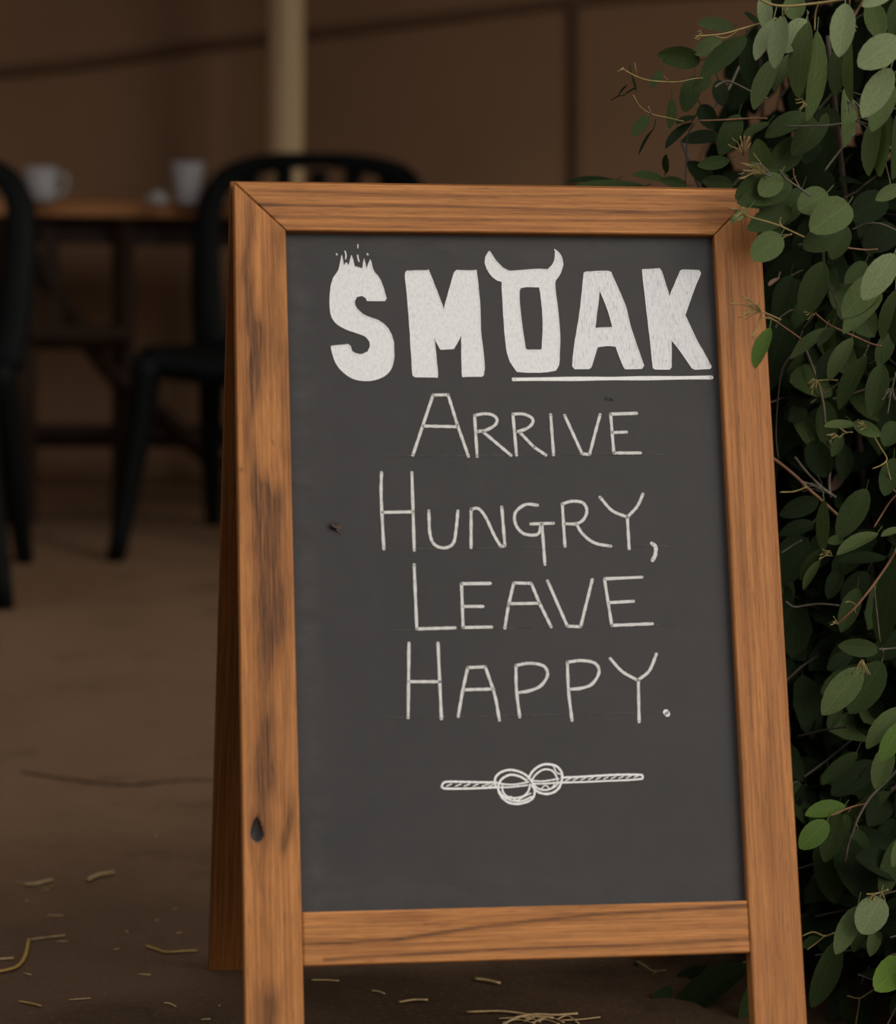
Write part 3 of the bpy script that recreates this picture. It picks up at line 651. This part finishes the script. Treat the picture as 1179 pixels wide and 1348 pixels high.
# ------------------------------------------------------------------ eucalyptus bush
bush = empty('eucalyptus_bush', (.62, .42, 0))
tag(bush, 'large leafy eucalyptus shrub to the right of and behind the chalkboard', 'shrub')
BO = Vector((.62, .42, 0))
def leaf_geo(V, F, MI, Bp, Tp, width, nrm, fold=.16, curl=.10, shape=0.0, nt_=7, petiole=None):
    """shape 0 = pointed ellipse, 1 = round; V, F, MI (midrib attribute) are appended to"""
    Bp, Tp = Vector(Bp), Vector(Tp); ax = Tp-Bp; L = ax.length; ax.normalize()
    nn = Vector(nrm); nn = nn-ax*nn.dot(ax)
    if nn.length < 1e-4: nn = ax.orthogonal()
    nn.normalize(); sd = ax.cross(nn); b0 = len(V)
    for i in range(nt_+1):
        t = .5-.5*math.cos(PI*i/nt_)
        w1 = (max(0, 4*t*(1-t))**(.66-.18*shape))*(1.04-.10*t) if 0 < i < nt_ else 0.0
        hwid = max(width*.5*w1, .0004)
        cz = -curl*L*(t-.35)**2*1.6
        for s in (-1, -.5, 0, .5, 1):
            z = cz+fold*hwid*(abs(s))*1.0-.05*hwid*(1-abs(s))
            V.append(Bp+ax*L*t+sd*hwid*s+nn*z); MI.append((s*max(w1, .1), t, 0))
    for i in range(nt_):
        for k in range(4):
            a = b0+i*5+k; F.append((a, a+1, a+6, a+5))
    if petiole is not None:
        p0 = Vector(petiole); q0 = len(V); r = .0007
        for P_ in (p0, V[b0+2]+ax*.002):
            for th in (0, 2.1, 4.2): V.append(P_+sd*r*math.cos(th)+nn*r*math.sin(th)); MI.append((0, 0, 0))
        for k in range(3): F.append((q0+k, q0+(k+1) % 3, q0+3+(k+1) % 3, q0+3+k))
def leaf_obj(parent, *a, mat, **kw):
    V, F, MI = [], [], []; leaf_geo(V, F, MI, *a, **kw)
    V = [v-BO for v in V]
    o = mesh_obj('leaf', V, F, mat, parent, True)
    at_ = o.data.attributes.new('mid', 'FLOAT_VECTOR', 'POINT'); at_.data.foreach_set('vector', [c for m_ in MI for c in m_])
    return o
# (base x, base y, tip x, tip y, width px, kind, depth)
HL = [(965,35,919,31,22,'D',.10),(922,80,867,72,30,'D',.12),(950,54,914,70,24,'M',.14),(982,48,922,102,31,'D',.10),(871,92,857,114,13,'D',.10),
(854,152,832,178,17,'D',.08),(860,168,838,202,4,'K',.08),(885,130,882,168,14,'D',.12),(910,161,875,193,14,'K',.12),(915,152,890,162,12,'K',.12),
(922,138,940,170,25,'K',.2),(945,105,951,139,22,'K',.2),(915,100,901,146,27,'D',.18),(950,178,897,186,21,'K',.16),(973,150,948,202,30,'D',.14),
(960,211,918,218,19,'D',.08),(876,228,876,204,11,'D',.18),(1001,32,980,17,12,'K',.12),(812,236,744,235,9,'K',.30),(850,245,757,243,11,'D',.28),(880,238,835,226,14,'D',.26),
(935,102,911,119,20,'D',.16),(985,50,986,112,25,'K',.16),(905,245,870,236,16,'D',.24),(940,240,905,214,24,'K',.24),(965,245,925,238,22,'D',.2),(812,128,824,112,4,'K',.08),(832,100,837,120,4,'K',.08),(820,126,836,115,4,'K',.08),
(1018,25,993,77,22,'L',.0),(1030,20,1019,90,27,'L',-.02),(1062,25,1033,66,34,'L',.03),(1062,28,1045,127,31,'M',-.01),(1020,75,990,142,27,'M',.04),
(1040,70,1018,120,18,'M',.06),(1078,40,1070,159,25,'M',.03),(1075,70,1049,132,16,'D',.07),(1113,4,1104,74,34,'L',-.08),(1110,50,1098,125,28,'D',.05),
(1119,50,1119,134,15,'M',.03),(1113,115,1116,192,21,'M',.05),(1184,50,1131,86,43,'L',-.09),(1173,90,1135,154,36,'L',-.10),(1175,110,1147,172,30,'M',-.05),
(1155,150,1141,231,24,'M',-.03),(1166,140,1155,232,24,'M',-.04),(1181,150,1178,236,20,'D',.0),(1145,0,1160,52,30,'M',.0),(1176,-16,1136,7,24,'L',-.06),
(1005,-10,1008,40,21,'L',.04),(1045,-6,1046,26,30,'M',.06),(1042,238,971,258,50,'D',-.045),(1042,274,984,302,32,'D',-.045),(1060,148,1008,178,27,'D',.12),(1088,148,1043,204,36,'D',.12),(1055,183,1013,228,38,'D',.12),
(1005,236,997,184,30,'M',.06),(1106,158,1073,150,26,'K',.14),(1012,160,978,178,14,'D',.12),(1186,-4,1173,46,26,'D',.02),
(1027,231,1000,257,31,'M',-.07),(1037,251,972,266,32,'D',-.045),(1089,254,1051,276,38,'M',-.05),(1118,268,1069,302,48,'M',-.07),(1108,300,1058,326,38,'D',-.03),(1113,296,1095,340,30,'D',-.01),
(1028,310,990,341,38,'M',-.08),(1025,296,996,326,27,'D',-.05),(1056,248,1024,296,34,'D',.0),(1084,344,1056,417,37,'D',-.02),(1157,361,1109,418,38,'M',-.04),(1178,334,1136,393,38,'L',-.07),
(1160,385,1109,435,28,'M',-.02),(1186,245,1153,263,20,'M',.0),(1166,258,1120,288,42,'K',.10),(1181,300,1138,325,40,'K',.12),(1041,362,1021,417,29,'K',.10),(1178,380,1157,446,18,'M',-.02),
(984,277,961,293,13,'M',-.07),(1140,345,1113,372,22,'D',.08),
(1013,431,991,483,21,'G',-.12),(1087,431,1041,469,18,'M',.0),(1096,429,1077,454,15,'D',.0),(1121,444,1089,498,23,'M',.04),(1139,467,1101,536,25,'D',.0),(1161,478,1147,547,31,'D',.03),
(1172,438,1156,481,24,'D',.06),(1183,388,1173,453,18,'D',.0),(1126,557,1085,561,16,'M',.0),(1122,556,1159,573,20,'M',.0),(1181,556,1164,586,28,'D',.03),(1078,498,1044,522,30,'K',.16),
(1062,540,1039,553,20,'K',.14),(1087,538,1060,582,36,'K',.16),(1068,580,1087,628,36,'K',.14),(1112,585,1110,632,24,'K',.16),(1097,458,1077,502,22,'K',.12),(1177,603,1164,652,28,'D',.0),(1108,573,1095,601,15,'D',.05),
(1084,658,1082,727,18,'M',.02),(1141,643,1103,707,35,'D',.05),(1155,701,1101,726,20,'M',.02),(1079,737,1056,775,13,'M',.01),(1081,721,1050,761,12,'D',.02),(1110,709,1090,713,14,'D',.04),
(1188,694,1160,704,12,'M',.0),(1180,733,1156,850,37,'D',.05),(1129,774,1107,831,27,'D',.06),(1142,753,1109,792,31,'K',.12),(1072,688,1027,702,21,'K',.12),(1078,658,1029,677,27,'K',.15),(1061,718,1029,767,35,'K',.12),
(1166,733,1104,737,19,'K',.1),(1106,748,1090,787,23,'K',.1),(1157,856,1104,850,25,'D',.03),(1134,879,1083,939,39,'M',-.03),(1161,871,1118,939,45,'D',.02),(1106,929,1090,959,17,'D',.05),
(1186,930,1139,982,27,'M',-.05),(1189,950,1159,1001,27,'G',-.06),(1128,989,1081,1031,22,'D',.02),(1171,980,1152,1038,29,'M',.0),(1152,1003,1094,1046,36,'K',.09),(1122,858,1089,881,21,'K',.08),(1151,1008,1130,1052,23,'K',.08),
(1113,1060,1062,1070,25,'G',.0),(1089,1081,1053,1116,32,'G',-.03),(1104,1069,1085,1135,31,'D',.02),(1114,1071,1108,1106,17,'D',.03),(1128,1091,1130,1135,29,'D',.05),(1111,1137,1108,1167,17,'K',.08),(1183,1103,1160,1182,28,'D',.02),
(1192,1098,1175,1141,19,'M',-.02),(1177,1078,1152,1126,27,'K',.1),(1159,1181,1134,1228,43,'L',-.06),(1129,1193,1100,1256,28,'M',-.03),(1134,1221,1123,1253,17,'D',-.01),(1156,1218,1145,1258,19,'M',-.02),
(1104,1238,1070,1327,33,'D',.03),(1198,1258,1152,1303,42,'Y',-.06),(1114,1299,1094,1342,24,'K',.04),(1122,1352,1108,1317,19,'D',.0),(1151,1308,1134,1352,22,'K',.02),(1078,1233,1057,1246,14,'D',.06),(1183,1198,1163,1262,30,'K',.06),
(984,1267,870,1346,42,'K',.12),(884,1298,845,1348,26,'K',.14),(1003,1278,975,1352,26,'D',.06),(742,1265,660,1302,26,'K',.55),(838,1267,817,1302,14,'K',.25),(930,1270,880,1300,18,'K',.2),(760,1300,820,1340,30,'K',.5),
(1075,490,1033,503,12,'B',.30),(1110,620,1095,645,14,'B',.3),(1082,830,1050,836,9,'B',.3),(1020,418,1005,430,7,'B',.3),(1025,365,1012,375,8,'B',.2),(1080,838,1072,860,7,'B',.28),(1085,855,1086,875,6,'B',.28)]
nleaf = 0
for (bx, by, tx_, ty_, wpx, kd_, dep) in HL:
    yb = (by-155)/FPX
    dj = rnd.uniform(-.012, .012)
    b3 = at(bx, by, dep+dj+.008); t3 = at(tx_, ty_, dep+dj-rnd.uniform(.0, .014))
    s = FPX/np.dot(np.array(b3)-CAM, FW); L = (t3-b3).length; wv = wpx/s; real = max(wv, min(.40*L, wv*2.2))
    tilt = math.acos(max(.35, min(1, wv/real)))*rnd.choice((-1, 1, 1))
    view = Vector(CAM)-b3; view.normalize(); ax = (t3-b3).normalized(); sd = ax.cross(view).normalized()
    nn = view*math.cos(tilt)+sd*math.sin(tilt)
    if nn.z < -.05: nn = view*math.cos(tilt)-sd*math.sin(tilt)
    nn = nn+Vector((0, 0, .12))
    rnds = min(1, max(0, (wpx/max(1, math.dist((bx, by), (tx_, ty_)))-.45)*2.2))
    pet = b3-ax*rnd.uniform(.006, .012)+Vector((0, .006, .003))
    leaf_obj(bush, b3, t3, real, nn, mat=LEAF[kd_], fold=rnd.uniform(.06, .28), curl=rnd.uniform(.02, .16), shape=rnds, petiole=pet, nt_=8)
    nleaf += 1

# twigs and stems seen between the leaves
ST = [('y', 1.3, -.03, [(1180,-14),(1098,1),(1068,5),(1038,8),(1015,6),(998,-2)]), ('y', 1.1, .06, [(1022,24),(1000,31),(979,37),(950,45),(915,48)]), ('y', .8, .07, [(975,38),(955,50),(935,46)]),
('y', .9, -.02, [(1078,2),(1073,18),(1072,40)]), ('y', .9, -.02, [(1038,8),(1030,22)]), ('y', .8, -.06, [(1118,-8),(1118,8)]), ('r', 1.2, -.02, [(1140,-6),(1128,14),(1120,30)]), ('y', 1.0, -.09, [(1182,70),(1170,84),(1160,92)]),
('g', 1.6, .22, [(1020,40),(1000,62),(975,85),(960,115),(945,135),(920,158)]), ('g', 1.2, .18, [(940,115),(950,109),(962,108),(989,121),(1010,130)]), ('r', 1.0, .14, [(1010,156),(985,156),(950,158),(920,159)]), ('k', .9, .14, [(914,162),(905,178),(903,210),(902,242)]),
('y', .8, .08, [(925,103),(912,104),(890,108),(855,106),(836,100),(818,90)]), ('y', .7, .08, [(900,160),(878,155),(857,150),(842,140),(833,125)]), ('r', .6, .08, [(857,150),(853,140)]), ('r', .6, .08, [(880,107),(873,99)]), ('r', .6, .08, [(838,100),(835,82)]),
('g', 1.1, -.06, [(1066,258),(1050,246),(1035,236),(1026,224)]), ('r', .7, -.04, [(1052,246),(1045,232),(1044,222)]), ('y', .8, -.085, [(1058,312),(1045,306),(1028,298),(1010,292),(985,285),(970,278)]), ('y', .7, -.085, [(1042,308),(1032,312),(1022,320)]), ('y', .7, -.085, [(1030,300),(1026,292),(1028,286)]), ('y', .7, -.08, [(1042,309),(1024,310)]),
('g', 1.0, .09, [(1181,304),(1160,295),(1140,294),(1122,302)]), ('r', 1.0, .05, [(1155,328),(1139,329),(1112,326)]), ('g', 1.1, -.06, [(1014,232),(1000,228),(980,226)]), ('g', .8, -.07, [(1014,230),(1003,218),(988,214)]),
('r', 1.1, -.01, [(1160,456),(1145,452),(1125,443),(1100,432),(1088,425),(1072,412)]), ('g', 1.0, .0, [(1143,454),(1138,466),(1134,474)]), ('g', 1.6, .14, [(1058,455),(1066,475),(1075,500),(1083,530),(1086,560)]), ('y', .8, .05, [(1102,501),(1092,500),(1076,501)]), ('y', .7, .05, [(1075,500),(1070,510),(1068,520)]), ('y', .7, .05, [(1075,500),(1083,516)]),
('y', .8, -.12, [(1003,410),(999,422),(995,434),(990,444)]), ('y', .7, -.115, [(1028,421),(1012,414),(1000,409),(980,401),(960,400)]), ('r', 1.1, .05, [(1066,456),(1045,440),(1022,424),(1008,415)]), ('y', .7, -.08, [(1022,423),(1012,419),(1002,418)]),
('k', 1.0, .10, [(1024,605),(1021,570),(1024,520),(1030,485),(1045,462)]), ('r', 2.0, .09, [(1012,600),(1030,613),(1050,630),(1065,645),(1080,658),(1104,680)]), ('g', 1.8, .14, [(1093,655),(1091,635),(1093,600),(1092,580)]), ('g', 1.5, .13, [(1100,655),(1080,640),(1060,620),(1046,602)]), ('y', 1.0, .06, [(1026,648),(1045,647),(1062,641)]), ('g', 1.4, .12, [(1095,652),(1075,640),(1055,634),(1040,622)]),
('y', .8, -.01, [(1150,575),(1159,590),(1167,604),(1160,612),(1148,617)]), ('y', .8, -.01, [(1122,569),(1112,570),(1103,577)]), ('y', .7, -.01, [(1115,570),(1102,562)]), ('y', .8, .0, [(1166,608),(1170,625),(1178,648)]),
('r', 1.4, .0, [(1180,722),(1170,740),(1155,762),(1140,782),(1125,800),(1110,814),(1101,822)]), ('y', .7, .0, [(1126,796),(1118,792),(1112,793)]), ('y', .7, .0, [(1124,800),(1126,808)]), ('g', .9, .01, [(1150,770),(1153,800),(1158,845)]), ('g', 1.1, .10, [(1034,792),(1045,799),(1060,797),(1080,795),(1104,797)]), ('g', .9, .09, [(1028,728),(1040,720),(1055,711)]), ('r', 1.0, .05, [(1150,694),(1160,678),(1170,662),(1181,650)]),
('g', 1.1, .03, [(1185,853),(1170,854),(1156,855)]), ('g', 1.0, .03, [(1162,855),(1161,866),(1159,876)]), ('g', 1.4, .03, [(1182,1012),(1165,1030),(1145,1050),(1130,1075),(1122,1095),(1116,1112),(1112,1136)]), ('r', 1.0, .0, [(1140,1058),(1125,1061),(1108,1067),(1092,1074)]), ('y', .7, .01, [(1120,1063),(1114,1072)]), ('y', .7, .03, [(1126,1082),(1129,1092)]),
('y', 1.0, -.05, [(1169,1171),(1158,1175),(1149,1177),(1140,1177)]), ('y', .8, -.05, [(1152,1176),(1148,1184),(1150,1192)]), ('y', .8, -.05, [(1160,1175),(1164,1184),(1165,1194)]), ('y', .9, .02, [(1056,1232),(1070,1227),(1085,1232),(1098,1228)]), ('y', .8, .02, [(1085,1232),(1072,1243),(1062,1250)]),
('g', .9, .04, [(1144,1272),(1138,1284),(1133,1296)]), ('y', .8, .0, [(1158,1298),(1145,1306),(1131,1314),(1115,1311)]), ('y', .8, .0, [(1131,1314),(1129,1330),(1126,1348)]), ('y', .8, .13, [(985,1266),(965,1270),(945,1285),(920,1310)]), ('y', .7, .22, [(838,1265),(850,1272),(860,1278),(876,1277)]), ('y', .6, .22, [(862,1279),(855,1288),(850,1296)]), ('y', .7, .15, [(845,1340),(860,1325),(885,1300)]),
('g', 1.2, .08, [(1110,120),(1130,140),(1150,165),(1175,200)]), ('g', 1.0, .1, [(1120,160),(1090,165),(1060,166),(1035,166)]), ('g', 1.2, .1, [(1125,175),(1100,205),(1085,225)]), ('g', .9, .04, [(1165,215),(1170,235),(1172,245)]), ('g', .9, .0, [(1179,490),(1172,520),(1168,545)])]
for (c_, r_, dep, pl) in ST:
    pts = catmull([at(x, y, dep+.004*math.sin(i*1.3))-BO for i, (x, y) in enumerate(pl)], 5)
    tube_obj('twig', pts, r_*.00095, STEMM[c_], bush, 6)
# clusters of slim bud stalks
for (x, y, dep, ang, n_, ln, c_) in [(1008,229,-.06,200,12,34,'y'),(985,284,-.085,190,11,26,'y'),(1002,410,-.115,190,14,30,'y'),(1072,414,-.01,170,6,14,'y'),(1103,574,-.01,180,5,14,'y'),(1095,732,.0,190,8,16,'y'),(1103,822,.0,200,6,14,'y'),(1134,868,-.05,100,10,26,'y'),
      (1152,1177,-.05,120,7,16,'y'),(925,47,.06,180,6,13,'y'),(1062,138,.0,180,6,16,'y'),(1114,134,.02,60,6,18,'g'),(1076,501,.05,140,8,16,'y'),(1174,512,-.01,110,8,18,'g'),(822,92,.08,190,4,9,'y'),(978,205,-.02,260,9,28,'y'),(1122,30,.0,90,5,12,'y'),(1125,160,.05,20,6,18,'g'),(1085,650,.1,210,8,30,'g'),(1140,562,-.01,180,5,12,'y')]:
    V, F = [], []; o3 = at(x, y, dep)
    for k in range(n_):
        a = math.radians(ang+rnd.uniform(-42, 42)); l = ln*rnd.uniform(.55, 1.15)
        e3 = at(x+math.cos(a)*l, y+math.sin(a)*l*.9, dep+rnd.uniform(-.02, .012)); mid_ = (o3+e3)/2+Vector((0, 0, rnd.uniform(.0, .004)))
        add_tube(V, F, [v-BO for v in (o3, mid_, o3*.15+e3*.85, e3)], [.00045, .0004, .0005, .0008 if rnd.random() < .4 else .0002], 4)
    mesh_obj('bud_cluster', V, F, STEMM[c_], bush, True)

# the body of the shrub: main stems, side shoots with paired leaves
def inside(p):
    x, y, z = p
    if z < .02 or z > 1.75 or y > 1.0: return False
    if x > .28 and y < .13 and not (z < .24-.5*max(0, .10-y) and x > .37+.25*max(0, .1-y) and y > -.22): return False
    if x < .30 and y < .10+.30*max(0, .87-z)*1.0+.05: return False           # keep out of the sign
    if z < .13 and y > .36 and x > -.04+.25*z: return True
    xm = .10 if z < .15 else .10+.22*(z-.15)/.6 if z < .75 else .32+.05*min(1, (z-.75)/.15) if z < .9 else .37+.07*min(1, (z-.9)/.12)
    return x > xm+.03*math.sin(z*23+y*9)
V, F = [], []
mains = []
for k in range(26):
    a = rnd.uniform(0, 2*PI); r0 = rnd.uniform(.02, .22); r1 = rnd.uniform(.10, .5)
    base = Vector((.66+r0*math.cos(a), .46+.7*r0*math.sin(a), 0)); h = rnd.uniform(.6, 1.65)
    top_ = Vector((.68+r1*math.cos(a), .46+.75*r1*math.sin(a), h)); md = (base+top_)/2+Vector((rnd.uniform(-.04, .04), rnd.uniform(-.04, .04), .05))
    pts = catmull([base, md, top_], 8); mains.append(pts)
    o = tube_obj('stem', [p-BO for p in pts], [.008-.0055*i/(len(pts)-1) for i in range(len(pts))], STEMM['k'], bush, 6)
cand = []
FV, FF, FM = {}, {}, {}
tv, tf = [], []
def shoot(p, d, n_, step, big):
    d = d.normalized(); pts = [p.copy()]
    for i in range(n_):
        d = (d+Vector((rnd.uniform(-.18, .18), rnd.uniform(-.18, .18), rnd.uniform(-.22, .08)))).normalized(); p = p+d*step; pts.append(p.copy())
        if not inside(p): break
        ang = rnd.uniform(0, PI)
        for s in (-1, 1):
            side = d.orthogonal().normalized(); side.rotate(Matrix.Rotation(ang+(PI if s > 0 else 0), 3, d))
            la = (d*.5+side*.8+Vector((0, 0, -.55))).normalized(); L = rnd.uniform(.052, .086)*big; b = p+la*.008; t = b+la*L
            if not inside(t): continue
            nn = Vector((rnd.uniform(-.5, .3), -.6+rnd.uniform(-.5, .5), .7+rnd.uniform(-.5, .4)))
            q = t-Vector(CAM); zz = q.dot(Vector(FW)); sx = CX+FPX*q.dot(Vector(RT))/zz; sy = CY-FPX*q.dot(Vector(UP))/zz
            cand.append((b, t, L*rnd.uniform(.38, .58), nn, p.copy(), sx, sy, zz))
    if len(pts) > 2: add_tube(tv, tf, [q-BO for q in pts], .0011, 4)
for pts in mains:
    for k in range(13):
        i = rnd.randrange(4, len(pts)); p = pts[i]; a = rnd.uniform(0, 2*PI)
        shoot(p, Vector((math.cos(a), math.sin(a), rnd.uniform(-.3, .5))), rnd.randrange(6, 13), .034, 1.0)
# outer skin of shoots facing the front and the left side
for k in range(420):
    z = rnd.uniform(.03, 1.6); x = rnd.uniform(.30, .95) if z > .3 else rnd.uniform(.12, .9); y = rnd.uniform(.22, .6)
    p = Vector((x, y, z))
    if inside(p): shoot(p, Vector((rnd.uniform(-.8, .3), rnd.uniform(-.8, .2), rnd.uniform(-.5, .3))), rnd.randrange(4, 9), .032, 1.0)
for k in range(330):
    p = Vector((rnd.uniform(-.03, 1.0), rnd.uniform(.37, .95), rnd.uniform(.03, .26)))
    if inside(p): shoot(p, Vector((rnd.uniform(-.8, .5), rnd.uniform(-.8, .2), rnd.uniform(-.3, .3))), rnd.randrange(4, 9), .032, 1.0)
for k in range(150):
    p = Vector((rnd.uniform(.34, 1.0), rnd.uniform(.16, .5), rnd.uniform(.03, .35)))
    if inside(p): shoot(p, Vector((rnd.uniform(-.8, .5), rnd.uniform(-.8, .2), rnd.uniform(-.3, .3))), rnd.randrange(4, 9), .032, 1.0)
for k in range(110):
    p = Vector((rnd.uniform(.40, .95), rnd.uniform(-.18, .2), rnd.uniform(.025, .16)))
    if inside(p): shoot(p, Vector((rnd.uniform(-.8, .5), rnd.uniform(-.6, .4), rnd.uniform(-.2, .3))), rnd.randrange(3, 7), .032, .9)
def vis(c): return 1000 < c[5] < 1230 and -40 < c[6] < 1390 or (600 < c[5] < 1000 and 1270 < c[6] < 1380)
front = sorted([c for c in cand if vis(c)], key=lambda c: c[7])
chosen = set(id(c) for c in front[:max(0, 296-nleaf)])
V, F, MI = [], [], []; kinds = []
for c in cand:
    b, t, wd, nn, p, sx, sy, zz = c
    dark = 'K' if b.y > .22 or rnd.random() < .5 else 'D'  # leaves deeper in the shrub take the green with painted-in shade
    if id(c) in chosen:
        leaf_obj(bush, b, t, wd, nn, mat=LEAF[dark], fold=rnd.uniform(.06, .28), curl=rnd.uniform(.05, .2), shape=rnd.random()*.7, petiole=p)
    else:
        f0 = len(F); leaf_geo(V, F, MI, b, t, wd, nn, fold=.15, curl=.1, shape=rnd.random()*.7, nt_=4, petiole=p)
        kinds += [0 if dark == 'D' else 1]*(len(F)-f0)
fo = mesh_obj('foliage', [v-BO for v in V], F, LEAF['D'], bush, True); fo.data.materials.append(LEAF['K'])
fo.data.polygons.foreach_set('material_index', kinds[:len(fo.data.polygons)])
at_ = fo.data.attributes.new('mid', 'FLOAT_VECTOR', 'POINT'); at_.data.foreach_set('vector', [c for m_ in MI for c in m_])
tag(fo, kind='stuff')
tw = mesh_obj('thin_twigs', tv, tf, STEMM['k'], bush); tag(tw, kind='stuff')
print('leaves', len(cand), 'hand', nleaf)

# ------------------------------------------------------------------ straw on the floor
def straw(pl, wd, mat, label, group=None):
    pts = [onz(x, y, .0012+wd) for x, y in pl]
    for i, q in enumerate(pts): q.z += .0
    c0 = pts[0].copy(); c0.z = 0; P = catmull([q-c0 for q in pts], 4)
    o = tube_obj('straw', P, wd, mat, None, 6, .6, (0, 0, 1)); o.location = c0; tag(o, label, 'straw', group)
straw([(-12,1280),(12,1276),(25,1270),(33,1258),(38,1236)], .0022, STRAWG, 'golden curved straw lying at the left edge of the floor')
straw([(36,1237),(60,1234),(86,1231)], .0013, STRAW, 'pale straight straw touching the top of the golden curved one')
straw([(116,1158),(128,1152),(150,1148)], .0030, STRAW, 'broad pale straw flake left of the sign, farthest right of the far pair')
straw([(33,1164),(48,1163),(69,1158)], .0028, STRAW, 'broad pale straw flake near the left edge, left one of the far pair')
straw([(192,1245),(205,1249),(218,1253),(240,1252),(259,1251)], .0016, STRAWG, 'thin golden bent straw just left of the rear leg of the sign')
straw([(25,1318),(38,1320),(54,1324)], .0013, STRAWG, 'short golden straw at the bottom left corner of the floor')
straw([(216,1320),(224,1321),(231,1325)], .0011, STRAW, 'short pale straw close to the front left leg of the sign')
straw([(-8,1263),(4,1262),(18,1261)], .0016, STRAW, 'short pale straw under the golden curved straw at left edge')
straw([(70,1165),(60,1167),(20,1162)], .0008, STRAW, 'thin brownish straw beside the left far flake')
GR = 'straw scraps scattered left of the sign'
for (x, y, a, l) in [(75,1239,0,14),(55,1172,20,10),(205,1212,60,5),(232,1228,10,8),(165,1226,0,4),(35,1187,80,5),(204,1101,70,6),(228,1197,40,5),(32,1281,-30,10),(288,1324,60,3),(265,1342,10,12),(150,1250,30,8),(62,1205,0,22),(90,1316,10,30),(182,1282,-10,16),(210,908,0,10),(68,953,0,6)]:
    a = math.radians(a); straw([(x, y), (x+l*math.cos(a), y-l*math.sin(a)*.4)], .0009, STRAW, 'tiny pale straw scrap on the dark floor left of the sign', GR)
straw([(410,1290),(428,1290),(446,1291)], .0013, STRAW, 'faint pale straw under the left end of the bottom rail')
straw([(489,1304),(498,1305),(506,1308)], .0012, STRAW, 'small bent straw under the bottom rail, second from the left')
straw([(525,1319),(543,1316),(563,1316)], .0018, STRAW, 'pale straight straw under the bottom rail, third from the left')
straw([(614,1332),(660,1331),(700,1336),(728,1340)], .0018, STRAW, 'long pale straw topping the little heap under the rail')
straw([(660,1350),(680,1339),(705,1335),(730,1336),(760,1334)], .0020, STRAW, 'long arched straw crossing the little heap under the rail')
straw([(625,1288),(640,1290),(658,1294)], .0022, STRAW, 'blurred pale flake above the little straw heap under the rail')
G2 = 'straws of the little heap under the bottom rail'
for k in range(9):
    x = rnd.uniform(655, 740); y = rnd.uniform(1338, 1352); a = rnd.uniform(-.5, .6); l = rnd.uniform(20, 55)
    straw([(x, y), (x+l*.5, y-3-a*4), (x+l, y+a*9)], .0012, STRAW, 'thin curved straw in the little heap under the bottom rail', G2)
